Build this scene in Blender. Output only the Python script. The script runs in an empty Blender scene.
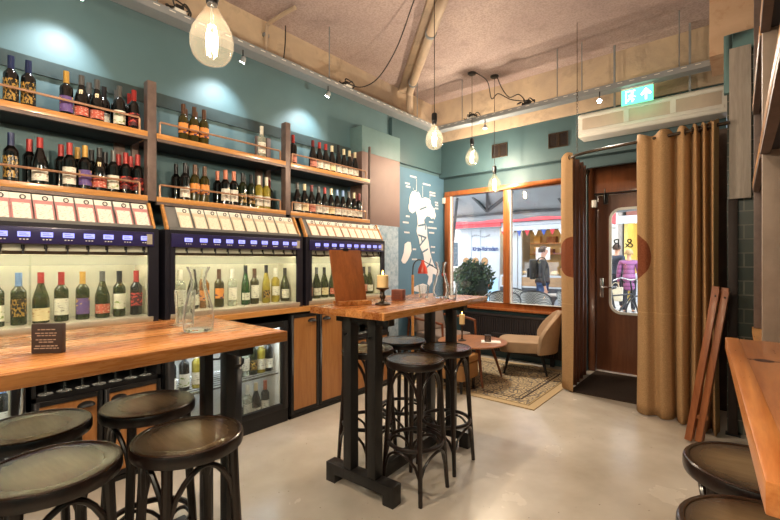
import bpy, bmesh, math, random
from mathutils import Vector, Matrix, Quaternion
random.seed(7)
C = bpy.context.scene.collection
PI = math.pi
ORD = ['first','second','third','fourth','fifth','sixth','seventh','eighth','ninth','tenth','eleventh','twelfth',
       'thirteenth','fourteenth','fifteenth','sixteenth','seventeenth','eighteenth','nineteenth','twentieth']

# ------------------------------------------------------------------ mesh builder
class MB:
    def __init__(s, org=(0, 0, 0)):
        s.v = []; s.f = []; s.m = []; s.o = Vector(org)
    def add(s, vs, fs, m=0):
        b = len(s.v)
        s.v += [tuple(Vector(p) - s.o) for p in vs]
        s.f += [tuple(b + i for i in f) for f in fs]
        s.m += [m] * len(fs)
        return s
    def box(s, x0, x1, y0, y1, z0, z1, m=0):
        vs = [(x, y, z) for z in (z0, z1) for y in (y0, y1) for x in (x0, x1)]
        return s.add(vs, [(0,2,3,1),(4,5,7,6),(0,1,5,4),(2,6,7,3),(0,4,6,2),(1,3,7,5)], m)
    def obox(s, c, sz, rot=None, m=0):
        M = rot if rot is not None else Matrix.Identity(3)
        c = Vector(c)
        vs = [c + M @ Vector((sz[0]*x/2, sz[1]*y/2, sz[2]*z/2)) for z in (-1, 1) for y in (-1, 1) for x in (-1, 1)]
        return s.add(vs, [(0,2,3,1),(4,5,7,6),(0,1,5,4),(2,6,7,3),(0,4,6,2),(1,3,7,5)], m)
    def bar(s, p0, p1, w, h, up=(0, 0, 1), m=0):
        p0 = Vector(p0); p1 = Vector(p1); d = (p1 - p0)
        L = d.length; d.normalize(); u = Vector(up); r = d.cross(u)
        if r.length < 1e-5: r = d.cross(Vector((1, 0, 0)))
        r.normalize(); u = r.cross(d)
        M = Matrix((r, d, u)).transposed()
        return s.obox((p0 + p1) / 2, (w, L, h), M, m)
    def tube(s, pts, r, n=8, closed=False, m=0, caps=True):
        pts = [Vector(p) for p in pts]; k = len(pts)
        rs = r if isinstance(r, (list, tuple)) else [r] * k
        vs = []; fs = []; nrm = None
        for i, p in enumerate(pts):
            if closed: t = pts[(i + 1) % k] - pts[i - 1]
            else: t = pts[min(i + 1, k - 1)] - pts[max(i - 1, 0)]
            t.normalize()
            if nrm is None:
                a = Vector((0, 0, 1)) if abs(t.z) < .9 else Vector((1, 0, 0))
                nrm = t.cross(a).normalized()
            else:
                nrm = (nrm - t * nrm.dot(t)).normalized()
            b = t.cross(nrm)
            for j in range(n):
                an = 2 * PI * j / n
                vs.append(p + (nrm * math.cos(an) + b * math.sin(an)) * rs[i])
        for i in range(k if closed else k - 1):
            i2 = (i + 1) % k
            for j in range(n):
                j2 = (j + 1) % n
                fs.append((i*n+j, i*n+j2, i2*n+j2, i2*n+j))
        if caps and not closed:
            fs.append(tuple(range(n - 1, -1, -1))); fs.append(tuple((k - 1) * n + j for j in range(n)))
        return s.add(vs, fs, m)
    def cyl(s, p0, p1, r0, r1=None, n=14, m=0):
        return s.tube([p0, p1], [r0, r0 if r1 is None else r1], n, m=m)
    def lathe(s, prof, c=(0, 0, 0), n=20, m=0, a0=0.0, a1=2*PI, axis='z'):
        full = abs(a1 - a0 - 2 * PI) < 1e-6
        cols = n if full else n + 1
        vs = []; fs = []; c = Vector(c)
        for (r, z) in prof:
            for j in range(cols):
                a = a0 + (a1 - a0) * j / n
                p = Vector((r * math.cos(a), r * math.sin(a), z))
                if axis == 'x': p = Vector((p.z, p.x, p.y))
                elif axis == 'y': p = Vector((p.x, p.z, p.y))
                vs.append(c + p)
        for i in range(len(prof) - 1):
            for j in range(n):
                j2 = (j + 1) % cols
                if not full: j2 = j + 1
                fs.append((i*cols+j, i*cols+j2, (i+1)*cols+j2, (i+1)*cols+j))
        return s.add(vs, fs, m)
    def prism(s, poly, axis, c0, c1, m=0):
        n = len(poly)
        def P(a, b, c):
            return {'x': (c, a, b), 'y': (a, c, b), 'z': (a, b, c)}[axis]
        vs = [P(a, b, c0) for a, b in poly] + [P(a, b, c1) for a, b in poly]
        fs = [tuple(range(n - 1, -1, -1)), tuple(range(n, 2 * n))]
        fs += [(i, (i + 1) % n, n + (i + 1) % n, n + i) for i in range(n)]
        return s.add(vs, fs, m)
    def ball(s, c, r, n=14, k=9, sc=(1, 1, 1), m=0):
        vs = []; fs = []
        for i in range(k + 1):
            th = PI * i / k
            for j in range(n):
                a = 2 * PI * j / n
                vs.append((c[0] + r*sc[0]*math.sin(th)*math.cos(a), c[1] + r*sc[1]*math.sin(th)*math.sin(a), c[2] + r*sc[2]*math.cos(th)))
        for i in range(k):
            for j in range(n):
                j2 = (j + 1) % n
                fs.append((i*n+j, (i+1)*n+j, (i+1)*n+j2, i*n+j2))
        return s.add(vs, fs, m)
    def mesh(s, name, mats, bevel=0.0, seg=2, merge=True):
        me = bpy.data.meshes.new(name)
        me.from_pydata(s.v, [], s.f)
        for m in (mats if isinstance(mats, (list, tuple)) else [mats]): me.materials.append(m)
        for p, i in zip(me.polygons, s.m): p.material_index = i
        bm = bmesh.new(); bm.from_mesh(me)
        if merge: bmesh.ops.remove_doubles(bm, verts=bm.verts, dist=1e-6)
        bmesh.ops.recalc_face_normals(bm, faces=bm.faces)
        if bevel:
            es = [e for e in bm.edges if len(e.link_faces) == 2 and e.calc_face_angle(0) > .5]
            bmesh.ops.bevel(bm, geom=es, offset=bevel, segments=seg, profile=.6, affect='EDGES', clamp_overlap=True)
        for f in bm.faces: f.smooth = True
        bm.to_mesh(me); bm.free()
        me.set_sharp_from_angle(angle=math.radians(34))
        return me
    def build(s, name, mats, parent=None, bevel=0.0, seg=2, merge=True):
        return link(name, s.mesh(name, mats, bevel, seg, merge), parent, s.o)

def link(name, me, parent=None, loc=(0, 0, 0)):
    o = bpy.data.objects.new(name, me); C.objects.link(o)
    if parent is not None: o.parent = parent
    else: o.location = loc
    return o
def tag(o, label, cat, group=None, kind=None):
    o['label'] = label; o['category'] = cat
    if group: o['group'] = group
    if kind: o['kind'] = kind
    return o
def thing(name, label, cat, loc=(0, 0, 0), rz=0.0, group=None):
    o = bpy.data.objects.new(name, None); C.objects.link(o)
    o.location = loc; o.rotation_euler = (0, 0, rz); o.empty_display_size = .1
    return tag(o, label, cat, group)
def struct(name, mb, mat, parent=None, bevel=0.0):
    o = mb.build(name, mat, parent, bevel)
    if parent is None: o['kind'] = 'structure'
    return o
KIDS = {}
def kids(o):
    return [c for c in bpy.data.objects if c.parent == o]
def dup(root, loc, rz=None, label=None, group=None, tree=None):
    r = root.copy(); C.objects.link(r); r.location = loc
    if rz is not None: r.rotation_euler = (0, 0, rz)
    if label: r['label'] = label
    if group: r['group'] = group
    for ch in (tree if tree is not None else [(c, kids(c)) for c in kids(root)]):
        c = ch[0].copy(); C.objects.link(c); c.parent = r
        for g in ch[1]:
            d = g.copy(); C.objects.link(d); d.parent = c
    return r
def tree_of(root):
    return [(c, kids(c)) for c in kids(root)]
def arc(fn, n):
    return [fn(i / (n - 1)) for i in range(n)]
def spline(pts, per=6):
    pts = [Vector(p) for p in pts]; out = []
    for i in range(len(pts) - 1):
        p0 = pts[max(i - 1, 0)]; p1 = pts[i]; p2 = pts[i + 1]; p3 = pts[min(i + 2, len(pts) - 1)]
        for k in range(per):
            t = k / per
            out.append(.5 * ((2*p1) + (p2 - p0)*t + (2*p0 - 5*p1 + 4*p2 - p3)*t*t + (3*p1 - p0 - 3*p2 + p3)*t**3))
    out.append(pts[-1]); return out

# ------------------------------------------------------------------ materials
def lin(c):
    def f(u):
        u /= 255.
        return u / 12.92 if u <= .04045 else ((u + .055) / 1.055) ** 2.4
    return (f(c[0]), f(c[1]), f(c[2]), 1)
class NT:
    def __init__(s, name):
        s.mat = bpy.data.materials.new(name); s.mat.use_nodes = True
        s.t = s.mat.node_tree; s.t.nodes.clear()
        s.out = s.n('ShaderNodeOutputMaterial')
    def n(s, typ, **kw):
        nd = s.t.nodes.new(typ)
        for k, v in kw.items(): setattr(nd, k, v)
        return nd
    def l(s, a, b): s.t.links.new(a, b)
    def inp(s, node, key, val):
        if hasattr(val, 'is_linked') or isinstance(val, bpy.types.NodeSocket): s.l(val, node.inputs[key])
        else: node.inputs[key].default_value = val
    def math(s, op, a, b=0.0, c=None):
        nd = s.n('ShaderNodeMath', operation=op)
        s.inp(nd, 0, a); s.inp(nd, 1, b)
        if c is not None: s.inp(nd, 2, c)
        return nd.outputs[0]
    def mix(s, fac, a, b, mode='MIX'):
        nd = s.n('ShaderNodeMix', data_type='RGBA', blend_type=mode)
        s.inp(nd, 0, fac); s.inp(nd, 6, a); s.inp(nd, 7, b)
        return nd.outputs[2]
    def ramp(s, fac, stops):
        nd = s.n('ShaderNodeValToRGB'); s.l(fac, nd.inputs[0])
        e = nd.color_ramp.elements
        while len(e) < len(stops): e.new(.5)
        for el, (p, c) in zip(e, stops): el.position = p; el.color = c
        return nd.outputs[0]
    def obj(s): return s.n('ShaderNodeTexCoord').outputs['Object']
    def map(s, vec, scale=(1, 1, 1), loc=(0, 0, 0), rot=(0, 0, 0)):
        nd = s.n('ShaderNodeMapping'); s.l(vec, nd.inputs[0])
        nd.inputs['Scale'].default_value = scale; nd.inputs['Location'].default_value = loc; nd.inputs['Rotation'].default_value = rot
        return nd.outputs[0]
    def noise(s, vec, scale, detail=3, rough=.55, dist=0.0):
        nd = s.n('ShaderNodeTexNoise'); s.l(vec, nd.inputs['Vector'])
        nd.inputs['Scale'].default_value = scale; nd.inputs['Detail'].default_value = detail
        nd.inputs['Roughness'].default_value = rough; nd.inputs['Distortion'].default_value = dist
        return nd.outputs[0]
    def sep(s, vec):
        nd = s.n('ShaderNodeSeparateXYZ'); s.l(vec, nd.inputs[0]); return nd.outputs
    def bump(s, h, strength=.3, dist=.01):
        nd = s.n('ShaderNodeBump'); s.l(h, nd.inputs['Height'])
        nd.inputs['Strength'].default_value = strength; nd.inputs['Distance'].default_value = dist
        return nd.outputs[0]
    def pbr(s, col, rough=.5, metal=0.0, normal=None, coat=0.0, spec=.5, **kw):
        b = s.n('ShaderNodeBsdfPrincipled')
        s.inp(b, 'Base Color', col); s.inp(b, 'Roughness', rough); s.inp(b, 'Metallic', metal)
        b.inputs['Specular IOR Level'].default_value = spec
        b.inputs['Coat Weight'].default_value = coat; b.inputs['Coat Roughness'].default_value = .12
        if normal is not None: s.l(normal, b.inputs['Normal'])
        for k, v in kw.items(): s.inp(b, k, v)
        s.l(b.outputs[0], s.out.inputs[0]); return b
MATS = {}
def paint(name, rgb, rough=.5, metal=0.0, var=.12, scale=6., bump=0.0, bscale=60., coat=0.0, spec=.5, rgb2=None):
    """plain painted / metal / plastic surface with a gentle procedural variation"""
    if name in MATS: return MATS[name]
    t = NT(name); v = t.obj(); c = lin(rgb)
    nz = t.noise(v, scale, 4, .6)
    c2 = lin(rgb2) if rgb2 else tuple(max(0, k * (1 - 2.2 * var)) for k in c[:3]) + (1,)
    col = t.ramp(nz, [(.32, c2), (.62, c)])
    nor = t.bump(t.noise(v, bscale, 3), bump, .004) if bump else None
    t.pbr(col, rough, metal, nor, coat, spec)
    MATS[name] = t.mat; return t.mat
def wood(name, dark, light, axis='y', rough=.3, coat=0.0, plank=0.0, pa='x', grain=1.0, pvar=.35):
    if name in MATS: return MATS[name]
    t = NT(name); v = t.obj()
    sc = {'x': (1.2, 14, 14), 'y': (14, 1.2, 14), 'z': (14, 14, 1.2)}[axis]
    if plank:
        xyz = t.sep(v); k = {'x': 0, 'y': 1, 'z': 2}[pa]
        idx = t.math('FLOOR', t.math('DIVIDE', xyz[k], plank))
        wn = t.n('ShaderNodeTexWhiteNoise', noise_dimensions='1D'); t.l(idx, wn.inputs['W'])
        off = t.n('ShaderNodeVectorMath', operation='ADD'); t.l(v, off.inputs[0])
        cb = t.n('ShaderNodeCombineXYZ'); sh = t.math('MULTIPLY', wn.outputs[0], 7.0)
        for i in range(3): t.l(sh, cb.inputs[i])
        t.l(cb.outputs[0], off.inputs[1]); vv = off.outputs[0]
    else: vv = v
    m = t.map(vv, sc)
    n1 = t.noise(m, 1.6 * grain, 5, .62, .8); n2 = t.noise(m, 9 * grain, 3, .6, .2)
    f = t.math('ADD', t.math('MULTIPLY', n1, .75), t.math('MULTIPLY', n2, .25))
    if plank:
        f = t.math('ADD', f, t.math('MULTIPLY', t.math('SUBTRACT', wn.outputs[0], .5), pvar))
    mid = tuple((a + b) / 2 for a, b in zip(lin(dark), lin(light)))
    col = t.ramp(f, [(.28, lin(dark)), (.48, mid), (.68, lin(light))])
    if plank:
        fr = t.math('FRACT', t.math('DIVIDE', xyz[k], plank))
        ln = t.math('LESS_THAN', t.math('ABSOLUTE', t.math('SUBTRACT', fr, .5)), .492)
        col = t.mix(ln, tuple(q * .55 for q in lin(dark)[:3]) + (1,), col)
    rr = t.math('ADD', t.math('MULTIPLY', n2, .18), rough - .08)
    t.pbr(col, rr, 0, t.bump(n2, .03, .001), coat)
    MATS[name] = t.mat; return t.mat
def emit(name, rgb, s, back=None):
    if name in MATS: return MATS[name]
    t = NT(name); e = t.n('ShaderNodeEmission'); e.inputs[0].default_value = lin(rgb); e.inputs[1].default_value = s
    t.l(e.outputs[0], t.out.inputs[0]); MATS[name] = t.mat; return t.mat
def pane_glass(name, tint=(255, 255, 255), refl=.045, haze=0.0, rough=.0, edge=.9):
    """thin clear glass: see-through, mirror-like at grazing angles"""
    if name in MATS: return MATS[name]
    t = NT(name)
    tr = t.n('ShaderNodeBsdfTransparent'); tr.inputs[0].default_value = lin(tint)
    gl = t.n('ShaderNodeBsdfGlossy'); gl.inputs['Roughness'].default_value = rough
    lw = t.n('ShaderNodeLayerWeight'); lw.inputs[0].default_value = .5
    p = t.math('POWER', lw.outputs['Facing'], 4.0)
    f = t.math('ADD', t.math('MULTIPLY', p, edge), refl)
    mx = t.n('ShaderNodeMixShader'); t.l(f, mx.inputs[0]); t.l(tr.outputs[0], mx.inputs[1]); t.l(gl.outputs[0], mx.inputs[2])
    last = mx.outputs[0]
    if haze:
        df = t.n('ShaderNodeBsdfDiffuse'); df.inputs[0].default_value = lin((225, 230, 225))
        m2 = t.n('ShaderNodeMixShader'); m2.inputs[0].default_value = haze
        t.l(last, m2.inputs[1]); t.l(df.outputs[0], m2.inputs[2]); last = m2.outputs[0]
    t.l(last, t.out.inputs[0]); MATS[name] = t.mat; return t.mat
def ink(name, paper, ink_c, sx=60., sz=140., cut=.56, rough=.55, axis='y', kind='line'):
    """printed paper: paper colour with lines or blots of ink"""
    if name in MATS: return MATS[name]
    t = NT(name); v = t.obj()
    m = t.map(v, (sx, sx, sz))
    n = t.noise(m, 1.0, 2, .5)
    f = t.math('GREATER_THAN', n, cut)
    t.pbr(t.mix(f, lin(paper), lin(ink_c)), rough)
    MATS[name] = t.mat; return t.mat

def stained(name, rgb, rgb2, rgb3, rough=.85, s1=.7, s2=5., bump=.35, bscale=70., grain=0):
    t = NT(name); v = t.obj()
    a = t.noise(v, s1, 5, .62, .4); b = t.noise(v, s2, 6, .7, .2); c = t.noise(v, bscale, 2, .5)
    col = t.ramp(a, [(.35, lin(rgb)), (.62, lin(rgb2))])
    sp = t.ramp(b, [(.53, (0, 0, 0, 1)), (.72, (1, 1, 1, 1))])
    col = t.mix(t.math('MULTIPLY', sp, .55), col, lin(rgb3))
    if grain:
        g = t.noise(v, 55, 2, .5)
        col = t.mix(t.math('MULTIPLY', t.ramp(g, [(.35, (1, 1, 1, 1)), (.6, (0, 0, 0, 1))]), grain), col, lin(rgb3))
    h = t.math('ADD', t.math('MULTIPLY', b, .6), t.math('MULTIPLY', c, .4))
    t.pbr(col, rough, 0, t.bump(h, bump, .01)); return t.mat

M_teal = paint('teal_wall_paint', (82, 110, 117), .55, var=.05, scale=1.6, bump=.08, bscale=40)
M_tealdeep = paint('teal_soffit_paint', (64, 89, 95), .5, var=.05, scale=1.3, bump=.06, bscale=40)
M_blue = paint('blue_grey_wall_paint', (88, 124, 148), .6, var=.05, scale=2.0, bump=.06)
M_ceil = stained('ceiling_stipple', (160, 140, 137), (188, 168, 162), (126, 108, 104), .9, .5, 2.6, 1.2, 30., .45)
M_conc = stained('raw_concrete', (202, 178, 150), (170, 150, 132), (112, 98, 90), .85, 1.1, 2.6, .5, 50.)
M_conc2 = stained('rusty_plywood', (214, 180, 150), (196, 158, 128), (160, 100, 60), .85, 1.4, 5., .3, 40.)
M_cream = paint('cream_painted_pipe', (190, 168, 146), .6, var=.08, scale=5, bump=.1)
M_black = paint('black_powder_coated_steel', (26, 25, 27), .42, 0.0, var=.1, scale=20, spec=.45)
M_black_wood = wood('black_stained_oak', (20, 18, 18), (42, 39, 38), 'z', .4)
M_machine = paint('dispenser_black_metal', (36, 34, 44), .38, 0.2, var=.06, scale=12)
M_panel = paint('dispenser_violet_panel', (42, 36, 82), .3, 0.0, var=.04, scale=3, coat=.3)
M_steel = paint('brushed_steel', (196, 186, 168), .36, .45, var=.05, scale=30)
M_steelin = paint('steel_back_panel', (206, 200, 178), .42, .3, var=.05, scale=8)
M_galv = paint('galvanised_tray', (142, 146, 150), .45, .3, var=.03, scale=8)
M_shelfsteel = paint('raw_steel_angle', (120, 102, 96), .5, .35, var=.12, scale=14)
M_dark = paint('dark_navy_board', (24, 28, 44), .6, var=.1, scale=8)
M_copper = paint('copper_rod', (186, 142, 112), .4, .4, var=.08, scale=30)
M_oak = wood('varnished_oak', (170, 106, 48), (222, 162, 94), 'y', .3, .25)
M_top = wood('oak_table_planks', (138, 78, 36), (210, 142, 80), 'y', .27, .25, .135, 'x', .8)
M_top2 = wood('cherry_table_planks', (140, 70, 34), (206, 134, 78), 'y', .3, .3, .17, 'x', .7, .7)
M_door = wood('amber_cabinet_veneer', (150, 92, 46), (182, 126, 72), 'z', .34, .15)
M_menu = wood('menu_board_cherry', (108, 58, 26), (150, 86, 44), 'z', .35, .15)
M_frame = wood('window_frame_hardwood', (128, 66, 28), (178, 104, 52), 'z', .32, .25)
M_doorwood = wood('brown_painted_door', (98, 54, 32), (128, 76, 46), 'z', .36, .2)
M_fold = wood('red_cedar_slat', (132, 68, 34), (176, 106, 60), 'z', .4, .1)
M_stool = wood('dark_beech', (17, 10, 8), (40, 23, 17), 'z', .32, .15)
M_walnut = wood('walnut_legs', (88, 44, 24), (138, 78, 44), 'z', .35, .2)
M_rwood = wood('weathered_plank', (150, 138, 128), (190, 176, 164), 'z', .6)
M_chrome = paint('polished_steel', (215, 215, 215), .18, 1.0, var=.02)
M_white = paint('white_plastic', (232, 228, 220), .4, var=.03)
M_acpanel = paint('smoked_cover_panel', (205, 188, 170), .35, var=.05)
M_brown = paint('brown_sheet_metal', (132, 104, 96), .5, .1, var=.07, scale=2.0)
M_speck = stained('speckled_tile', (140, 166, 186), (186, 202, 214), (96, 128, 156), .4, 18., 40., .2, 80.)
M_glass = pane_glass('window_glass', refl=.05, edge=.55)
def solid_glass():
    t = NT('clear_drinking_glass'); g = t.n('ShaderNodeBsdfGlass'); g.inputs['Roughness'].default_value = .0; g.inputs['IOR'].default_value = 1.18
    g.inputs['Color'].default_value = lin((252, 253, 253))
    d = t.n('ShaderNodeBsdfDiffuse'); d.inputs[0].default_value = lin((236, 240, 238)); lw = t.n('ShaderNodeLayerWeight'); lw.inputs[0].default_value = .5
    f = t.math('ADD', t.math('MULTIPLY', t.math('POWER', lw.outputs['Facing'], 3.0), .55), .02)  # pale diffuse rim painted in for the bright refracted glass edges
    mx = t.n('ShaderNodeMixShader'); t.l(f, mx.inputs[0]); t.l(g.outputs[0], mx.inputs[1]); t.l(d.outputs[0], mx.inputs[2])
    t.l(mx.outputs[0], t.out.inputs[0]); return t.mat
M_clear = solid_glass()
M_caseglass = pane_glass('dispenser_front_glass', (248, 250, 246), .03, .02, .03, .4)
def bulb_mat():
    t = NT('frosted_bulb_glass'); tr = t.n('ShaderNodeBsdfTransparent'); tr.inputs[0].default_value = lin((255, 246, 230))
    tl = t.n('ShaderNodeBsdfTranslucent'); tl.inputs[0].default_value = lin((255, 236, 205))
    gl = t.n('ShaderNodeBsdfGlossy'); gl.inputs['Roughness'].default_value = .02
    lw = t.n('ShaderNodeLayerWeight'); lw.inputs[0].default_value = .5
    f = t.math('ADD', t.math('MULTIPLY', t.math('POWER', lw.outputs['Facing'], 4.0), .6), .04)
    m1 = t.n('ShaderNodeMixShader'); m1.inputs[0].default_value = .004; t.l(tr.outputs[0], m1.inputs[1]); t.l(tl.outputs[0], m1.inputs[2])
    m2 = t.n('ShaderNodeMixShader'); t.l(f, m2.inputs[0]); t.l(m1.outputs[0], m2.inputs[1]); t.l(gl.outputs[0], m2.inputs[2])
    t.l(m2.outputs[0], t.out.inputs[0]); return t.mat
M_bulb = bulb_mat()
M_filament = emit('glowing_filament', (255, 222, 170), 220.)
M_flame = emit('candle_flame', (255, 190, 90), 14.)
M_lcd = emit('lit_lcd', (150, 150, 255), 1.25)
M_lcdtext = paint('lcd_digits', (50, 50, 150), .5)
M_led = emit('cool_led_strip', (255, 246, 226), 24.)
M_ledc = emit('fridge_led_strip', (225, 238, 255), 24.)
M_spotface = emit('spot_lamp_face', (255, 250, 235), 40.)
M_exit = emit('exit_sign_green', (90, 205, 150), 1.7)
M_exitw = emit('exit_sign_white', (235, 255, 245), 2.6)
M_paper = paint('white_paper', (240, 234, 222), .7, var=.02)
M_velvet = paint('beige_velvet', (172, 142, 112), .75, var=.1, scale=5, bump=.05)
M_tan = paint('tan_leather', (176, 126, 74), .5, var=.08, scale=7)
M_greyfab = paint('grey_brown_fabric', (124, 108, 98), .85, var=.08, scale=12, bump=.1)
M_wax = paint('ivory_wax', (240, 208, 150), .5, var=.04)
M_bronze = paint('bronzed_metal', (74, 60, 48), .35, .7, var=.1, scale=30)
M_radiator = paint('charcoal_radiator', (44, 38, 40), .5, var=.08)
M_red = paint('red_lacquer', (190, 52, 24), .3, var=.04, coat=.3)
M_rust = paint('dark_cord', (34, 30, 28), .6, var=.05)

def floor_mat():
    t = NT('polished_concrete'); v = t.obj()
    a = t.noise(v, .8, 5, .6, .3); b = t.noise(v, 2.2, 6, .55, .2); c = t.noise(v, 34, 3, .6)
    col = t.ramp(a, [(.34, lin((196, 184, 168))), (.66, lin((222, 212, 198)))])
    col = t.mix(t.math('MULTIPLY', t.ramp(b, [(.3, (1, 1, 1, 1)), (.7, (0, 0, 0, 1))]), .45), col, lin((158, 144, 126)))
    col = t.mix(t.math('GREATER_THAN', c, .72), col, lin((120, 106, 92)))
    r = t.math('ADD', t.math('MULTIPLY', b, .30), .08)
    t.pbr(col, r, 0, t.bump(b, .04, .004), 0, .5); return t.mat
M_floor = floor_mat()

def tile_mat():
    t = NT('dark_glazed_tile'); s = t.sep(t.obj())
    cb = t.n('ShaderNodeCombineXYZ'); t.l(s[0], cb.inputs[0]); t.l(s[2], cb.inputs[1])
    b = t.n('ShaderNodeTexBrick'); t.l(cb.outputs[0], b.inputs['Vector'])
    for k, q in (('Color1', (68, 74, 68)), ('Color2', (86, 90, 82)), ('Mortar', (120, 116, 104))): b.inputs[k].default_value = lin(q)
    b.inputs['Scale'].default_value = 1.0; b.inputs['Brick Width'].default_value = .22; b.inputs['Row Height'].default_value = .112
    b.inputs['Mortar Size'].default_value = .005
    t.pbr(b.outputs[0], .25, 0, t.bump(b.outputs[1], -.4, .004)); return t.mat
M_tile = tile_mat()

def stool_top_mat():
    t = NT('worn_sheen_stool_seat'); v = t.obj(); s = t.sep(v)
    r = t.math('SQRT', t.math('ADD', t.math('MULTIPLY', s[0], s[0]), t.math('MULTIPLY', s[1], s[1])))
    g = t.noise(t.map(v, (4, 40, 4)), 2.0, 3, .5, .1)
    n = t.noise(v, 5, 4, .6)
    worn_sheen = t.ramp(t.math('ADD', r, t.math('MULTIPLY', n, .06)), [(.09, (1, 1, 1, 1)), (.20, (0, 0, 0, 1))])  # paler centre: seat wear plus reflected glow painted into the colour
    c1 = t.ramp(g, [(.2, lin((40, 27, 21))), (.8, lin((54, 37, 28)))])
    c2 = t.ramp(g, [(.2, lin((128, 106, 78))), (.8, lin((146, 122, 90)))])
    t.pbr(t.mix(worn_sheen, c1, c2), .2, 0, None, 0, .8); return t.mat
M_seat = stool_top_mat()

def rug_mat(hx, hy):
    t = NT('persian_rug'); v = t.obj(); s = t.sep(v)
    d = t.math('MINIMUM', t.math('SUBTRACT', hx, t.math('ABSOLUTE', s[0])), t.math('SUBTRACT', hy, t.math('ABSOLUTE', s[1])))
    vo = t.n('ShaderNodeTexVoronoi', feature='DISTANCE_TO_EDGE'); t.l(v, vo.inputs['Vector']); vo.inputs['Scale'].default_value = 15
    nz = t.noise(v, 26, 4, .7, 1.2)
    f = t.math('ADD', t.math('MULTIPLY', vo.outputs[0], 1.6), t.math('MULTIPLY', nz, .55))
    pat = t.ramp(f, [(.3, lin((104, 100, 98))), (.42, lin((170, 148, 116))), (.6, lin((214, 192, 150))), (.75, lin((150, 134, 112)))])
    band = t.ramp(d, [(0, lin((194, 168, 130))), (.075, lin((194, 168, 130))), (.08, lin((66, 56, 50))), (.095, lin((200, 168, 114))), (.1, (0, 0, 0, 1))])
    isb = t.math('LESS_THAN', d, .098)
    ln = t.math('MULTIPLY', t.math('GREATER_THAN', d, .2), t.math('LESS_THAN', d, .222))
    ln2 = t.math('MULTIPLY', t.math('GREATER_THAN', d, .25), t.math('LESS_THAN', d, .262))
    col = t.mix(t.math('MAXIMUM', ln, ln2), pat, lin((74, 62, 54)))
    col = t.mix(isb, col, band)
    t.pbr(col, .95, 0, t.bump(t.noise(v, 220, 2), .3, .003), 0, .1); return t.mat

def curtain_mat():
    t = NT('tan_felt_curtain'); uv = t.n('ShaderNodeTexCoord').outputs['UV']; s = t.sep(uv)
    dz = t.math('SUBTRACT', s[1], 1.43)
    r = t.math('SQRT', t.math('ADD', t.math('MULTIPLY', s[0], s[0]), t.math('MULTIPLY', dz, dz)))
    inside = t.math('LESS_THAN', r, .215)
    n = t.noise(t.obj(), 120, 3, .6); n2 = t.noise(uv, 40, 3, .6)
    base = t.ramp(n, [(.3, lin((160, 126, 90))), (.7, lin((190, 152, 110)))])
    stitch = t.math('MULTIPLY', t.math('LESS_THAN', t.math('ABSOLUTE', t.math('SUBTRACT', s[1], .93)), .004), .35)
    base = t.mix(stitch, base, lin((215, 180, 130)))
    pt = t.ramp(n, [(.35, lin((112, 60, 40))), (.65, lin((140, 82, 56)))])
    t.pbr(t.mix(inside, base, pt), .92, 0, t.bump(n, .25, .003), 0, .15); return t.mat
M_curtain = curtain_mat()
M_lining = paint('brown_satin_lining', (128, 82, 62), .4, var=.05, scale=6)

def mat_wicker():
    t = NT('grey_woven_wicker'); v = t.obj()
    ck = t.n('ShaderNodeTexChecker'); t.l(v, ck.inputs['Vector']); ck.inputs['Scale'].default_value = 42
    ck.inputs['Color1'].default_value = lin((196, 198, 194)); ck.inputs['Color2'].default_value = lin((104, 110, 112))
    t.pbr(ck.outputs[0], .6); return t.mat
M_wicker = mat_wicker()

# ------------------------------------------------------------------ THE SETTING
X0, X1, Y0, Y1, ZC = 0.0, 4.35, -1.7, 5.62, 3.85
struct('floor', MB().box(-.2, X1 + .1, Y0 - .1, 5.95, -.1, 0), M_floor)
struct('ceiling', MB().box(-.3, X1 + .1, Y0 - .1, 5.75, ZC, ZC + .12), M_ceil)
wl = struct('wall_left', MB().box(-.12, 0, Y0, 3.5, 0, 3.36).box(-.12, 0, 3.5, 5.62, 2.70, 3.36), M_teal)
struct('wall_left_end', MB().box(-.12, 0, 3.5, 5.62, 0, 2.70), M_blue)
struct('trim_1', MB().box(-.3, -.12, Y0, 5.62, 3.30, ZC), M_conc)                       # raw concrete ring beam over the teal wall
struct('trim_2', MB().box(-.3, X1, 5.46, 5.75, 3.22, ZC), M_conc)                       # the same beam over the window wall
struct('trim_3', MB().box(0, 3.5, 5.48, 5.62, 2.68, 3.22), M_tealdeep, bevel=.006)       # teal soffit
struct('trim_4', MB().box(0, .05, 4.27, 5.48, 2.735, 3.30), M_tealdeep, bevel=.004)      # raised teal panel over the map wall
pil = struct('trim_5', MB().box(0, .2, 3.54, 4.26, 2.685, 2.99), paint('pilaster_teal', (98, 126, 128), .5, var=.05), bevel=.004)
struct('trim_6', MB().box(0, .195, 3.545, 4.255, 1.83, 2.685), M_brown)                  # brown sheet metal casing
struct('trim_7', MB().box(0, .2, 3.54, 4.22, 0.0, 1.83), M_speck)                        # speckled lower casing
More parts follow.
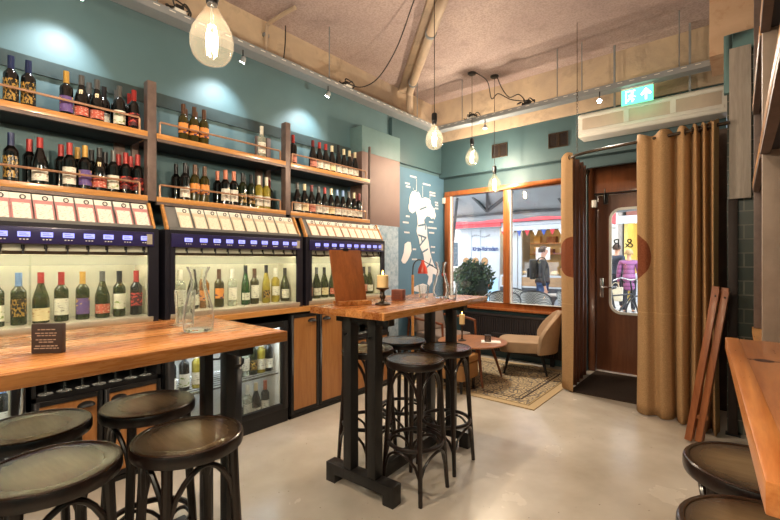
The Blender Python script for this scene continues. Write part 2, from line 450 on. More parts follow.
# back wall with openings for window_1 and door_1
bw = MB()
bw.box(-.12, .03, 5.62, 5.86, 0, 3.22).box(.03, 1.93, 5.62, 5.86, 0, .70).box(.03, 3.5, 5.62, 5.86, 2.56, 3.22)
bw.box(1.93, 2.13, 5.62, 5.86, 0, 2.56).box(3.16, 3.5, 5.62, 5.86, 0, 2.56).box(.03, 1.93, 5.62, 5.86, 2.47, 2.56)
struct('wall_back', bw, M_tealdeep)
struct('wall_lobby_and_shade', MB().box(3.53, 3.6, 4.50, 5.62, 0, 3.09).box(3.28, 3.53, 4.95, 5.0, 0, 2.62), paint('brown_lobby_paint', (78, 56, 44), .5))  # second box: added dark sheet for the shade in the gap by the curtain
struct('wall_tile', MB().box(3.525, X1, 4.36, 4.5, 0, 3.09), M_tile)
struct('wall_right', MB().box(X1, X1 + .12, Y0, 5.6, 0, ZC), M_teal)
struct('wall_front', MB().box(-.3, X1 + .1, Y0 - .12, Y0, 0, ZC), M_teal)
struct('trim_8', MB().box(3.41, X1, 4.37, 4.86, 3.095, ZC), M_conc2)                         # plywood bulkhead
# window
w = MB(); 
w.box(.04, 1.92, 5.585, 5.70, 2.40, 2.47).box(.04, 1.92, 5.585, 5.70, .70, .78).box(.04, .13, 5.585, 5.70, .78, 2.40)
w.box(1.02, 1.115, 5.585, 5.70, .78, 2.40).box(1.84, 1.92, 5.585, 5.70, .78, 2.40)
win = struct('window_1', w, M_frame, bevel=.006)
g = MB().box(.13, 1.02, 5.645, 5.652, .78, 2.40).box(1.115, 1.84, 5.645, 5.652, .78, 2.40).build('pane', M_glass, win)
MB().box(.13, .145, 5.60, 5.645, .78, 2.40).box(1.115, 1.13, 5.60, 5.645, .78, 2.40).box(.145, 1.02, 5.6, 5.645, .78, .792).box(1.13, 1.84, 5.6, 5.645, .78, .792)\
    .build('glazing_bead', M_white, win)
MB().box(.0, 1.93, 5.50, 5.585, .685, .715).build('window_sill', M_frame, win, .005)
# door
d = MB()
d.box(2.13, 2.205, 5.68, 5.86, 0, 2.56).box(3.09, 3.16, 5.68, 5.86, 0, 2.56).box(2.205, 3.09, 5.68, 5.86, 2.22, 2.56)
door = struct('door_1', d, M_doorwood, bevel=.004)
def rrect(x0, x1, z0, z1, r, n=6):
    out = []
    for cx, cz, a in ((x1 - r, z1 - r, 0), (x0 + r, z1 - r, PI/2), (x0 + r, z0 + r, PI), (x1 - r, z0 + r, 1.5*PI)):
        out += [(cx + r*math.cos(a + PI/2*i/n), cz + r*math.sin(a + PI/2*i/n)) for i in range(n + 1)]
    return out
def ring_plate(mb, outer, inner, y0, y1, m=0):
    n = len(outer)
    vs = [(a, y0, b) for a, b in outer] + [(a, y0, b) for a, b in inner] + [(a, y1, b) for a, b in outer] + [(a, y1, b) for a, b in inner]
    fs = []
    for i in range(n):
        j = (i + 1) % n
        fs += [(i, j, n+j, n+i), (2*n+i, 3*n+i, 3*n+j, 2*n+j), (i, 2*n+i, 2*n+j, j), (n+i, n+j, 3*n+j, 3*n+i)]
    mb.add(vs, fs, m)
inn = rrect(2.37, 2.93, .745, 2.03, .13)
# outer loop with the same number of points, clamped to the leaf rectangle
lx0, lx1, lz0, lz1 = 2.21, 3.085, .01, 2.215
cxm, czm = (2.37 + 2.93)/2, 1.39
outp = []
cn = {}
for (a, b) in inn:
    dx, dz = a - cxm, b - czm
    k = min(((lx1 - cxm) if dx > 0 else (lx0 - cxm)) / dx if abs(dx) > 1e-6 else 9, ((lz1 - czm) if dz > 0 else (lz0 - czm)) / dz if abs(dz) > 1e-6 else 9)
    outp.append([cxm + dx*k, czm + dz*k])
for cx_, cz_ in ((lx0, lz0), (lx0, lz1), (lx1, lz0), (lx1, lz1)):      # snap nearest loop point to each corner
    i = min(range(len(outp)), key=lambda q: (outp[q][0]-cx_)**2 + (outp[q][1]-cz_)**2); outp[i] = [cx_, cz_]
leaf = MB(); ring_plate(leaf, outp, inn, 5.75, 5.80)
lf = leaf.build('door_leaf', M_doorwood, door)
gk = MB(); ring_plate(gk, rrect(2.355, 2.945, .73, 2.045, .14), rrect(2.385, 2.915, .76, 2.015, .115), 5.735, 5.752)
gk.build('glass_gasket', M_white, lf)
MB().prism(inn, 'y', 5.772, 5.778).build('door_pane', M_glass, lf)
hp = MB().box(2.25, 2.292, 5.738, 5.75, .93, 1.17).build('handle_plate', M_chrome, lf, .003)
MB().tube([(2.271, 5.745, 1.06), (2.271, 5.69, 1.06), (2.285, 5.685, 1.06), (2.40, 5.685, 1.062)], .009, 10).build('handle', M_chrome, lf)
MB().box(2.30, 2.345, 5.70, 5.75, 2.10, 2.30).cyl((2.322, 5.69, 2.12), (2.322, 5.69, 2.29), .012).build('bolt', M_black, lf)
MB().cyl((2.2, 5.66, 2.225), (3.1, 5.66, 2.225), .008).build('closer_rod', M_black, door)
MB().box(2.18, 2.235, 5.63, 5.68, 2.06, 2.15).build('alarm_contact', M_white, door, .004)

def text_mesh(body, size, depth=.002, fat=0.0):
    cu = bpy.data.curves.new('lettering', 'FONT'); cu.body = body; cu.size = size; cu.offset = fat; cu.extrude = depth / 2; cu.align_x = 'CENTER'; cu.align_y = 'CENTER'
    ob = bpy.data.objects.new('lettering', cu); C.objects.link(ob)
    me = bpy.data.meshes.new_from_object(ob.evaluated_get(bpy.context.evaluated_depsgraph_get()))
    bpy.data.objects.remove(ob); return me
def text_obj(name, body, size, mat, loc, right, up, parent=None, depth=.002, bold=1.0, fat=0.0):
    me = text_mesh(body, size, depth, fat)
    r = Vector(right).normalized(); u = Vector(up).normalized(); n = r.cross(u)
    M = Matrix((r, u, n)).transposed()
    for v in me.vertices: v.co = M @ Vector((v.co.x * bold, v.co.y, v.co.z)) + Vector(loc)
    if parent is not None and parent.parent is None:
        for v in me.vertices: v.co -= parent.location
    me.materials.clear(); me.materials.append(mat)
    return link(name, me, parent)
M_ink = paint('black_lettering', (16, 16, 18), .5)
text_obj('lettering', 'R & R', .16, M_ink, (2.57, 5.770, 1.60), (-1, 0, 0), (0, 0, 1), lf)
# diagonal concrete joist and pipe across the ceiling
struct('trim_9', MB().bar((2.9, 1.85, 3.83), (-.1, 4.72, 3.83), .17, .05), M_conc)
pipe = thing('ceiling_pipe', 'thick cream painted pipe running slanting across the ceiling', 'pipe', (1.4, 3.3, 3.68))
MB(pipe.location).tube([(2.9, 1.85, 3.72), (.13, 4.56, 3.72), (.1, 4.6, 3.66), (.1, 4.6, 3.36)], .05, 14).build('pipe_run', M_cream, pipe)
for k in (.3, .62, .93):
    p = Vector((2.9, 1.85, 3.72)).lerp(Vector((.13, 4.56, 3.72)), k)
    mb = MB(pipe.location); mb.tube([p + Vector((.012, -.012, 0)), p - Vector((.012, -.012, 0))], .06, 14).cyl(p, p + Vector((0, 0, .13)), .01)
    mb.build('pipe_clamp', M_galv, pipe)

# ------------------------------------------------------------------ wall rack with bottles
ZS = (1.86, 2.32)
BAY = [(-.25, 1.164), (1.224, 2.347), (2.403, 3.50)]
rack = thing('wine_rack', 'long steel and oak wall rack of six bottle shelves on the teal wall', 'shelf', (0, 1.7, 1.8))
o = rack.location
for (a, b) in ((1.164, 1.224), (2.347, 2.403), (-.31, -.25)):
    MB(o).box(.29, .36, a, b, 1.825, 2.69).box(.005, .30, a + .012, b - .012, 1.83, 1.86).box(.005, .045, a + .005, b - .005, 1.825, 2.6).build('post', M_shelfsteel, rack, .002)
MB(o).box(.335, .36, 3.50, 3.522, 1.82, 2.70).build('post', M_shelfsteel, rack, .002)
for yb in (1.09, 2.28):
    MB(o).box(.005, .03, yb - .035, yb + .035, 1.9, 2.60).build('rear_upright', M_shelfsteel, rack)
MB(o).box(.002, .02, -.3, 3.53, 2.64, 2.745).build('back_strip', paint('smoky_strip', (58, 72, 74), .3), rack)
for z in ZS:
    for i, (a, b) in enumerate(BAY):
        sh = MB(o).box(.005, .352, a, b, z - .012, z, 0).box(.005, .345, a, b, z - .045, z - .0125, 1).build('shelf', [M_oak, M_dark], rack)
        MB(o).box(.3525, .365, a, b, z - .036, z + .001).build('oak_edge', M_oak, sh, .001)
        MB(o).box(.335, .364, a, b, z - .058, z - .037).build('steel_lip', M_shelfsteel, sh)
        e0, e1 = a + .03, b - .045
        mid = [] 
        rl = MB(o).tube([(.34, e0, z), (.34, e0, z + .085), (.34, e0 + .006, z + .092), (.34, e1 - .006, z + .092), (.34, e1, z + .085), (.34, e1, z)], .0075, 8)
        rl.build('guard_rail', M_copper, sh)

# bottles -------------------------------------------------------------
def glassy(name, rgb, rough=.08, alpha=0.0):
    if name in MATS: return MATS[name]
    t = NT(name); v = t.obj(); n = t.noise(v, 20, 2)
    col = t.ramp(n, [(.3, lin(tuple(q * .8 for q in rgb))), (.7, lin(rgb))])
    b = t.pbr(col, rough, 0, None, .5)
    if alpha:
        tr = t.n('ShaderNodeBsdfTransparent'); tr.inputs[0].default_value = lin(tuple(min(255, q * 1.1 + 20) for q in rgb))
        mx = t.n('ShaderNodeMixShader'); mx.inputs[0].default_value = alpha
        t.l(b.outputs[0], mx.inputs[1]); t.l(tr.outputs[0], mx.inputs[2]); t.l(mx.outputs[0], t.out.inputs[0])
    MATS[name] = t.mat; return t.mat
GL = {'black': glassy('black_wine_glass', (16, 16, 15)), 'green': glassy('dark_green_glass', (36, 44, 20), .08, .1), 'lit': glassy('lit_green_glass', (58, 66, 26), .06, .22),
      'olive': glassy('olive_glass', (74, 66, 26), .08, .15), 'lime': glassy('bright_green_glass', (40, 92, 36), .08, .3), 'pale': glassy('pale_wine_glass', (206, 200, 120), .06, .45),
      'amber': glassy('amber_glass', (170, 112, 30), .06, .35), 'clear': glassy('clear_bottle_glass', (214, 220, 205), .05, .6), 'straw': glassy('straw_wine', (196, 178, 70), .06, .35)}
CAPC = {'navy': (34, 44, 84), 'red': (168, 48, 44), 'yellow': (200, 154, 72), 'black': (34, 32, 34), 'grey': (92, 90, 88), 'salmon': (202, 120, 92), 'white': (232, 226, 210),
        'cream': (222, 206, 170), 'blue': (120, 150, 196), 'maroon': (110, 32, 36), 'brown': (92, 62, 44)}
CAP = {k: paint('capsule_' + k, v, .35, .2, var=.05, scale=30) for k, v in CAPC.items()}
LAB = {'gold': ink('label_gold_filigree', (22, 20, 18), (176, 138, 66), 110, 60, .52, .3), 'white': ink('label_white', (236, 230, 216), (150, 140, 130), 40, 190, .6),
       'purple': ink('label_purple', (104, 78, 142), (206, 168, 90), 45, 60, .62), 'redlab': ink('label_red', (196, 92, 72), (232, 200, 180), 50, 150, .6),
       'cream': ink('label_cream', (232, 212, 170), (176, 120, 70), 40, 120, .62), 'orange': ink('label_orange', (236, 150, 70), (80, 44, 90), 30, 34, .6),
       'maroon': ink('label_maroon', (80, 26, 30), (206, 70, 60), 45, 80, .55), 'pinkish': ink('label_pink', (206, 130, 110), (120, 70, 66), 40, 120, .6),
       'scene': ink('label_estate', (234, 228, 212), (150, 168, 96), 30, 60, .6)}
PROF = {'B': [(0, 0), (.033, 0), (.0365, .004), (.0365, .185), (.034, .198), (.024, .212), (.0155, .226), (.0145, .285), (.0155, .287), (.0155, .300), (.0, .300)],
        'G': [(0, 0), (.036, 0), (.041, .005), (.0415, .12), (.040, .145), (.033, .175), (.022, .21), (.0155, .235), (.0145, .285), (.0155, .287), (.0155, .300), (0, .300)],
        'F': [(0, 0), (.032, 0), (.0355, .005), (.0355, .13), (.033, .165), (.025, .21), (.017, .25), (.0135, .27), (.0135, .315), (.0145, .317), (.0145, .328), (0, .328)]}
RAD = {'B': .0365, 'G': .0415, 'F': .0355}
CAPR = {'B': (.0150, .0162, .222, .3015), 'G': (.0150, .0162, .237, .3015), 'F': (.0146, .0152, .262, .3295)}
BM = {}
def bottle_mesh(sh, gl):
    k = ('b', sh, gl)
    if k not in BM: BM[k] = MB().lathe(PROF[sh], n=18).mesh('wine_bottle', GL[gl])
    return BM[k]
def cap_mesh(sh, cp):
    k = ('c', sh, cp)
    if k not in BM:
        r0, r1, z0, z1 = CAPR[sh]
        BM[k] = MB().lathe([(r1 + .001, z0), (r1, z0 + .02), (r0 + .0012, z0 + .045), (r0 + .0014, z1), (0, z1 + .0006)], n=14).mesh('capsule', CAP[cp])
    return BM[k]
def lab_mesh(sh, lb, z0, z1):
    k = ('l', sh, lb, z0, z1)
    if k not in BM:
        r = RAD[sh] + .0008
        BM[k] = MB().lathe([(r, z0), (r, z1)], n=14, a0=-1.25, a1=1.25).mesh('bottle_label', LAB[lb])
    return BM[k]
def bottle(loc, sh, gl, cp, lb, label, group, lz=(.04, .125), extra=None, rz=0.0):
    o = link('wine_bottle', bottle_mesh(sh, gl), None, loc); o.rotation_euler = (0, 0, rz - .25)
    tag(o, label, 'bottle', group)
    if cp: link('capsule', cap_mesh(sh, cp), o)
    if lb: link('bottle_label', lab_mesh(sh, lb, *lz), o)
    if extra: link('neck_label', BM.setdefault(('n', sh), MB().lathe([(.0335, .172), (.0245, .203)], n=5, a0=-.4, a1=.4).mesh('neck_label', LAB['cream'])), o)
    return o
K = {  # kind: shape, glass, capsule, label, label heights, wording
 'navy': ('B','black','navy','gold',(.03,.16),'navy-capped black bottle with gold filigree print'),
 'purple': ('B','black','yellow','purple',(.035,.135),'yellow-capped bottle with purple label'),
 'redlab': ('G','black','grey','redlab',(.03,.09),'grey-capped sloping bottle with red label'),
 'redlabb': ('G','black','black','redlab',(.03,.09),'black-capped sloping bottle with red label'),
 'plain': ('B','black','black',None,None,'black-capped dark bottle half hidden'),
 'greyp': ('B','black','grey',None,None,'grey-capped dark bottle half hidden'),
 'scene': ('B','black','grey','scene',(.03,.125),'grey-capped bottle with wide estate label'),
 'maroon': ('B','black','red','maroon',(.04,.13),'red-capped dark bottle with maroon label'),
 'redp': ('B','black','red',None,None,'red-capped dark bottle half hidden'),
 'yelp': ('B','black','yellow',None,None,'yellow-capped dark bottle half hidden'),
 'redw': ('G','black','red','white',(.03,.10),'red-capped sloping bottle with white label'),
 'redwb': ('B','black','red','white',(.03,.14),'red-capped straight bottle with white label'),
 'orange': ('B','olive','brown','orange',(.07,.15),'olive bottle with orange picture label'),
 'olivep': ('B','olive','brown',None,None,'plain olive bottle half hidden'),
 'clearw': ('B','clear','white','white',(.05,.15),'clear bottle of pale wine with white label'),
 'darkw': ('B','black','black','white',(.03,.11),'black-capped dark bottle with white label'),
 'salmon': ('B','black','salmon','white',(.04,.14),'salmon-capped dark bottle with tall white label'),
 'salmonp': ('B','black','salmon',None,None,'salmon-capped dark bottle half hidden'),
 'green': ('B','green','black','gold',(.04,.12),'dark green bottle with gilt label'),
 'palew': ('B','straw','white','white',(.03,.12),'white-capped straw-coloured bottle with white label'),
 'pink': ('B','black','red','pinkish',(.03,.11),'red-capped dark bottle with dusty pink label'),
 'burw': ('G','black','cream','white',(.03,.10),'cream-capped sloping bottle with white label'),
 'burp': ('G','black','grey','white',(.03,.10),'grey-capped sloping bottle with white label'),
 'burcr': ('G','black','cream','cream',(.03,.10),'cream-capped sloping bottle with buff label'),
 'burpk': ('G','black','maroon','pinkish',(.03,.10),'maroon-capped sloping bottle with pink label'),
 'burbl': ('G','black','blue','white',(.03,.10),'pale-blue-capped sloping bottle with white label'),
 'burr': ('G','black','red','white',(.03,.10),'red-capped sloping bottle with narrow white label'),
 'slim': ('F','black','black','white',(.03,.10),'slim black-capped bottle with white label'),
 'redslim': ('B','black','maroon','white',(.03,.09),'maroon-capped small dark bottle with white label'),
}
def shelf_row(z, rows, where, group):
    it = [[y, .16 if b else .255, k] for (y, b, k) in rows]
    for _ in range(60):                                   # push touching neighbours apart
        for i in range(len(it)):
            for j in range(i + 1, len(it)):
                dx = it[i][1] - it[j][1]; dy = it[j][0] - it[i][0]
                need = RAD[K[it[i][2]][0]] + RAD[K[it[j][2]][0]] + .004
                if dx*dx + dy*dy < need*need:
                    want = math.sqrt(max(need*need - dx*dx, 0)); s = 1 if dy >= 0 else -1
                    q = (want - abs(dy)) / 2; it[i][0] -= s*q; it[j][0] += s*q
    it.sort()
    for i, (y, x, k) in enumerate(it):
        sh, gl, cp, lb, lz, words = K[k]
        bottle((x, y, z + .001), sh, gl, cp, lb, f'{words}, {ORD[i]} along {where}', group, lz or (.04, .12), k.startswith('redlab'), random.uniform(-.15, .15))
shelf_row(ZS[1], [(.45,0,'navy'),(.53,0,'navy'),(.72,0,'purple'),(.80,0,'redlab'),(.865,1,'greyp'),(.885,0,'redlab'),(.955,1,'darkw'),(1.03,1,'greyp'),(1.02,0,'scene'),(1.115,1,'redp'),(1.112,0,'maroon')],
          'the top shelf beside the big bulb', 'bottles on the top shelf, near bay')
shelf_row(ZS[0], [(.45,0,'navy'),(.55,1,'redp'),(.585,0,'redw'),(.71,1,'redp'),(.735,0,'redwb'),(.80,1,'yelp'),(.82,0,'purple'),(.88,1,'plain'),(.90,0,'redlabb'),(.96,1,'plain'),(.985,0,'scene'),(1.045,1,'redp'),(1.06,0,'maroon'),(1.12,1,'redp'),(1.134,0,'maroon')],
          'the shelf over pink cards', 'bottles on the lower shelf, near bay')
shelf_row(ZS[1], [(1.46,0,'orange'),(1.52,1,'olivep'),(1.545,0,'orange'),(1.60,1,'olivep'),(1.625,0,'orange'),(2.16,0,'clearw')],
          'the sparse top middle shelf', 'bottles on the top shelf, middle bay')
shelf_row(ZS[0], [(1.445,1,'plain'),(1.475,0,'darkw'),(1.53,1,'plain'),(1.55,0,'orange'),(1.61,1,'plain'),(1.63,0,'orange'),(1.79,1,'salmonp'),(1.81,0,'salmon'),(1.865,1,'salmonp'),(1.885,0,'salmon'),(1.95,1,'plain'),(1.97,0,'green'),(2.04,1,'plain'),(2.055,0,'green'),(2.13,0,'palew'),(2.21,0,'palew'),(2.30,1,'redp')],
          'the shelf over cream cards', 'bottles on the lower shelf, middle bay')
shelf_row(ZS[1], [(2.51,0,'pink'),(2.76,0,'burpk'),(2.845,0,'burr'),(2.93,0,'burr'),(3.01,0,'burcr'),(3.12,0,'slim'),(3.195,0,'burw'),(3.275,0,'burw'),(3.36,0,'burw')],
          'the top shelf beside the brown casing', 'bottles on the top shelf, far bay')
shelf_row(ZS[0], [(2.56,0,'burp'),(2.65,0,'burcr'),(2.74,0,'burpk'),(2.83,0,'burp'),(2.92,0,'burr'),(3.01,0,'burcr'),(3.095,0,'burbl'),(3.18,0,'burbl'),(3.265,0,'burp'),(3.35,0,'burw'),(3.42,0,'redslim'),(3.475,1,'redslim')],
          'the shelf over orange-edged cards', 'bottles on the lower shelf, far bay')

# ------------------------------------------------------------------ oak counter, dispensers and the cards above them
ct = thing('counter_top', 'long oak counter top under the three wine dispensers', 'counter', (0, 1.7, .94))
MB(ct.location).prism([(0, -.3), (.62, -.3), (.62, 3.78), (.2, 3.78), (.2, 3.54), (0, 3.54)], 'z', .94, .98).build('worktop', M_oak, ct)
WHICH = ['behind the plank table', 'behind the carafe', 'behind the menu board']
UN = [(.02, 1.162), (1.205, 2.388), (2.425, 3.53)]
DISP = [[-.03 + .1*0 + .0 for _ in ()] , None, None]
DISP = [[.066, .166, .266, .366, .460, .560, .660, .762, .862, .968, 1.074],
        [1.357, 1.467, 1.57, 1.671, 1.773, 1.88, 1.982, 2.085, 2.192, 2.288],
        [2.551, 2.656, 2.759, 2.859, 2.963, 3.063, 3.16, 3.255, 3.35, 3.442]]
def dispenser(i):
    a, b = UN[i]
    t = thing('wine_dispenser', f'black wine dispenser with lit bottles and violet display panel, {WHICH[i]}', 'wine dispenser', (.22, (a + b)/2, .981), 0, 'wine dispensers on the oak counter')
    o = t.location
    s = .035
    MB(o).box(.21, .56, a, a + s, .981, 1.612).box(.21, .56, b - s, b, .981, 1.612).box(.21, .565, a + s, b - s, 1.587, 1.612).box(.21, .23, a + s, b - s, .981, 1.587)\
        .box(.545, .566, a + s, a + s + .03, 1.021, 1.587).box(.545, .566, b - s - .03, b - s, 1.021, 1.587).build('cabinet_shell', M_machine, t)
    MB(o).box(.231, .24, a + s, b - s, 1.026, 1.45).box(.24, .53, a + s, a + s + .004, 1.026, 1.45).box(.24, .53, b - s - .004, b - s, 1.026, 1.45).build('steel_lining', M_steelin, t)
    MB(o).box(.231, .56, a + s, b - s, .981, 1.024).box(.53, .568, a + s, b - s, .995, 1.02).build('steel_plinth', M_steel, t, .002)
    MB(o).box(.50, .575, a + s, b - s, 1.491, 1.586).build('control_panel', M_panel, t, .004)
    MB(o).box(.24, .535, a + s, b - s, 1.452, 1.49).build('spout_housing', paint('pale_housing', (196, 194, 176), .5), t)
    MB(o).box(.515, .535, a + s, b - s, 1.432, 1.452).build('drip_rail', M_bronze, t)
    m_ = (a + b)/2 - (.1 if i == 0 else -.02)
    gl = MB(o).box(.540, .544, a + s + .03, m_ - .001, 1.025, 1.43).box(.540, .544, m_ + .001, b - s - .03, 1.025, 1.43).build('front_glass', M_caseglass, t)
    MB(o).box(.538, .548, m_ - .004, m_ + .004, 1.025, 1.43).build('glass_edge', M_caseglass, t)
    MB(o).box(.5445, .546, a + s + .03, b - s - .03, 1.368, 1.428).build('frosted_band', pane_glass('frosted_strip', (240, 240, 228), .05, .30, .3, .3), t)
    MB(o).box(.445, .475, a + .06, b - .06, 1.446, 1.4515).build('led_strip', M_led, t)
    for y in DISP[i]:
        dd = MB(o).box(.5752, .579, y - .027, y + .027, 1.53, 1.558).build('display', M_lcd, t)
        mb = MB(o)
        for k in range(3): mb.box(.5752, .578, y - .019 + k*.015, y - .011 + k*.015, 1.513, 1.518)
        mb.build('button_dot', M_white, dd)
        mb = MB(o)
        for k in range(2): mb.box(.579, .5794, y - .02, y + .02 - .01*k, 1.537 + k*.01, 1.540 + k*.01)
        mb.build('display_text', M_lcdtext, dd)
        MB(o).tube([(.535, y, 1.468), (.548, y, 1.468), (.555, y, 1.46), (.556, y, 1.437)], .005, 8).cyl((.545, y, 1.462), (.545, y, 1.486), .008).build('spout', M_black, t)
    MB(o).box(.5752, .58, b - s - .045, b - s - .012, 1.505, 1.572).build('card_slot', M_steel, t)
    return t
for i in range(3): dispenser(i)
INB = [[(.366,'scenec'),(.462,'navyc'),(.562,'redwc'),(.66,'redbc'),(.768,'purplec'),(.875,'redlabc'),(.972,'scenec2'),(1.074,'maroonc')],
       [(1.37,'clearc'),(1.462,'darkc'),(1.552,'amberc'),(1.672,'olivec'),(1.785,'clearc'),(1.905,'limec'),(1.99,'creamc'),(2.105,'slimc'),(2.20,'palec'),(2.302,'darkc')],
       [(2.575,'darkc2'),(2.675,'burc'),(2.775,'burc2'),(2.885,'redlabc'),(3.06,'darkc'),(3.16,'palec'),(3.27,'burc2'),(3.352,'darkc2'),(3.44,'burc')]]
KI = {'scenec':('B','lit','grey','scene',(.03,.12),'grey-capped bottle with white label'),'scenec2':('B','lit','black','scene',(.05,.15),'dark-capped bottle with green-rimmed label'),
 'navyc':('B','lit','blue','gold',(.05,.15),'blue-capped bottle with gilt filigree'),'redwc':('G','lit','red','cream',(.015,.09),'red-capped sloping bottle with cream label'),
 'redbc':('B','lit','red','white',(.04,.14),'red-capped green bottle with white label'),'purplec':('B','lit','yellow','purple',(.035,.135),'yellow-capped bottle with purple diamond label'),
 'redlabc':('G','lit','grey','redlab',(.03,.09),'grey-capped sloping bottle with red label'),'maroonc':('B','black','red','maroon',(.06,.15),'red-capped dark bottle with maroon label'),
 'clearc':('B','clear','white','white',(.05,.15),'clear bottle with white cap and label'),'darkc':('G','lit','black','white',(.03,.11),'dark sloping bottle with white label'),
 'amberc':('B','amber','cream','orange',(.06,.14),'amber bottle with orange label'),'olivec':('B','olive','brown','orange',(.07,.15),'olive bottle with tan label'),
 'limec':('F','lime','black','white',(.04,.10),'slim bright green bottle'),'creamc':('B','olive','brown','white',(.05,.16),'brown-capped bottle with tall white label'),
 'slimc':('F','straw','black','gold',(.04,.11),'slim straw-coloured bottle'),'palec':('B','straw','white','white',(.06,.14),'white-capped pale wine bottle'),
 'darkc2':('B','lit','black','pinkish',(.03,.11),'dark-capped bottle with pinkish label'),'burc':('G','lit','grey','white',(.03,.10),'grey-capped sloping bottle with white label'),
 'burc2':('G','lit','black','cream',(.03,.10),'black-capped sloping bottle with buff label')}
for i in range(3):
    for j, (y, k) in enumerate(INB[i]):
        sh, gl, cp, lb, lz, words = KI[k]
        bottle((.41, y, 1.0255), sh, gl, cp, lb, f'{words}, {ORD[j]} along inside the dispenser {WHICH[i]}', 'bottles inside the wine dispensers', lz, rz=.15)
# card holders and tasting cards
CARDCOL = [paint('pink_card', (206, 142, 142), .6), paint('cream_card', (226, 208, 180), .6), paint('orange_edged_card', (224, 172, 140), .6)]
PAP = [ink('pink_card_print', (240, 232, 220), (196, 186, 176), 70, 260, .6), ink('cream_card_print', (238, 228, 206), (206, 190, 164), 70, 260, .62), ink('orange_card_print', (244, 232, 214), (206, 180, 156), 70, 260, .6)]
tilt = math.atan2(.09, .15)
for i, (a, b) in enumerate(UN):
    t = thing('card_holder', f'sloping grey card holder with wooden ends on the dispenser {WHICH[i]}', 'card holder', (.45, (a + b)/2, 1.613), 0, 'card holders on the dispensers')
    o = t.location
    MB(o).prism([(.5525, 1.613), (.5595, 1.613), (.5595, 1.633), (.5525, 1.633)], 'y', a + .03, b - .035).prism([(.35, 1.613), (.5524, 1.613), (.5524, 1.62), (.538, 1.62), (.44, 1.785), (.432, 1.785), (.528, 1.62), (.35, 1.62)], 'y', a + .03, b - .035).build('sloping_tray', paint('grey_tray', (120, 118, 116), .5), t)
    for y in (a + .012, b - .033): MB(o).prism([(.515, 1.613), (.552, 1.613), (.552, 1.63), (.462, 1.795), (.435, 1.795)], 'y', y, y + .016).build('wooden_end', M_oak, t, .002)
M1 = Matrix.Rotation(-.531, 3, 'Y')
proto = {}
for i, (a, b) in enumerate(UN):
    ys = [y for y in DISP[i]] if i == 0 else [y + .005 for y in DISP[i]]
    n = len(ys)
    if i == 0: ys = [y for y in ys if y < 1.1]
    colour = ['pink-framed', 'cream', 'orange-edged'][i]
    for j, y in enumerate(ys):
        if y < .2: continue
        loc = (.5485, y, 1.622)
        lab = f'{colour} tasting card, {ORD[j if i else j - 2]} along on the dispenser {WHICH[i]}'
        if i not in proto:
            t = thing('tasting_card', lab, 'card', loc, 0, f'{colour} tasting cards')
            def P(u, v, w): return M1 @ Vector((w, u, v))
            def slab(u0, u1, v0, v1, w0, w1):
                mb = MB(); mb.add([P(u, v, w) for w in (w0, w1) for v in (v0, v1) for u in (u0, u1)], [(0,2,3,1),(4,5,7,6),(0,1,5,4),(2,6,7,3),(0,4,6,2),(1,3,7,5)]); return mb
            slab(-.0460, .0460, 0, .145, 0, .002).build('card_mount', CARDCOL[i], t)
            slab(-.038, .038, .004, .118, .0022, .003).build('printed_sheet', PAP[i], t)
            slab(-.0465, .0465, .10, .188, -.002, -.0005).build('backing_card', M_paper, t)
            MB().tube([P(.01 + .012*math.cos(q), .158 + .012*math.sin(q), .006 + .004*math.sin(q)) for q in [2*PI*k/10 for k in range(10)]], .0028, 6, closed=True).build('bulldog_clip', M_black, t)
            proto[i] = (t, tree_of(t))
        else:
            dup(proto[i][0], loc, 0, lab, None, proto[i][1])

# ------------------------------------------------------------------ under-counter units (fronts at x = .6)
def pull(mb, y, z, x=.602, w=.05):
    pts = []
    mb.lathe([(w*math.cos(q), w*.6*math.sin(q)) for q in [PI/2*k/5 for k in range(6)]], (x, y, z), 12, 0, -PI/2, PI/2)
def cabinet(y0, y1, niche, label, pulls_at=None, zt=.93):
    t = thing('base_cabinet', label, 'cabinet', (.3, (y0 + y1)/2, 0), 0, 'amber fronted cabinets under the counter')
    o = t.location; zb = .045; ztop = .60 if niche else zt
    mb = MB(o).box(.06, .585, y0, y0 + .02, 0, zt).box(.06, .585, y1 - .02, y1, 0, zt).box(.06, .08, y0, y1, 0, zt).box(.08, .585, y0, y1, 0, .03).box(.08, .585, y0, y1, zt - .012, zt)
    if niche: mb.box(.08, .585, y0, y1, .60, .625)
    mb.build('carcass', M_black, t)
    ym = (y0 + y1)/2
    for k, (a, b) in enumerate(((y0 + .004, ym - .004), (ym + .004, y1 - .004))):
        fr = .028; zz1 = ztop - (.0 if niche else .015)
        dr = MB(o).box(.588, .604, a, a + fr, zb, zz1).box(.588, .604, b - fr, b, zb, zz1).box(.588, .604, a + fr, b - fr, zb, zb + fr).box(.588, .604, a + fr, b - fr, zz1 - fr, zz1).build('door', M_black, t, .0015)
        MB(o).box(.590, .598, a + fr, b - fr, zb + fr, zz1 - fr).build('door_panel', M_door, dr)
        mb = MB(o); pull(mb, (b - fr - .055) if k == 0 else (a + fr + .055), zz1 - fr - .045, .598, .046); mb.build('cup_pull', M_black, dr)
    return t
cabinet(.49, 1.165, True, 'cabinet with open glass niche and two amber doors behind the four front stools')
cabinet(2.225, 2.87, False, 'tall two door amber cabinet beside the lit wine fridge')
cabinet(2.88, 3.56, True, 'cabinet with open glass niche seen behind the centre table legs')
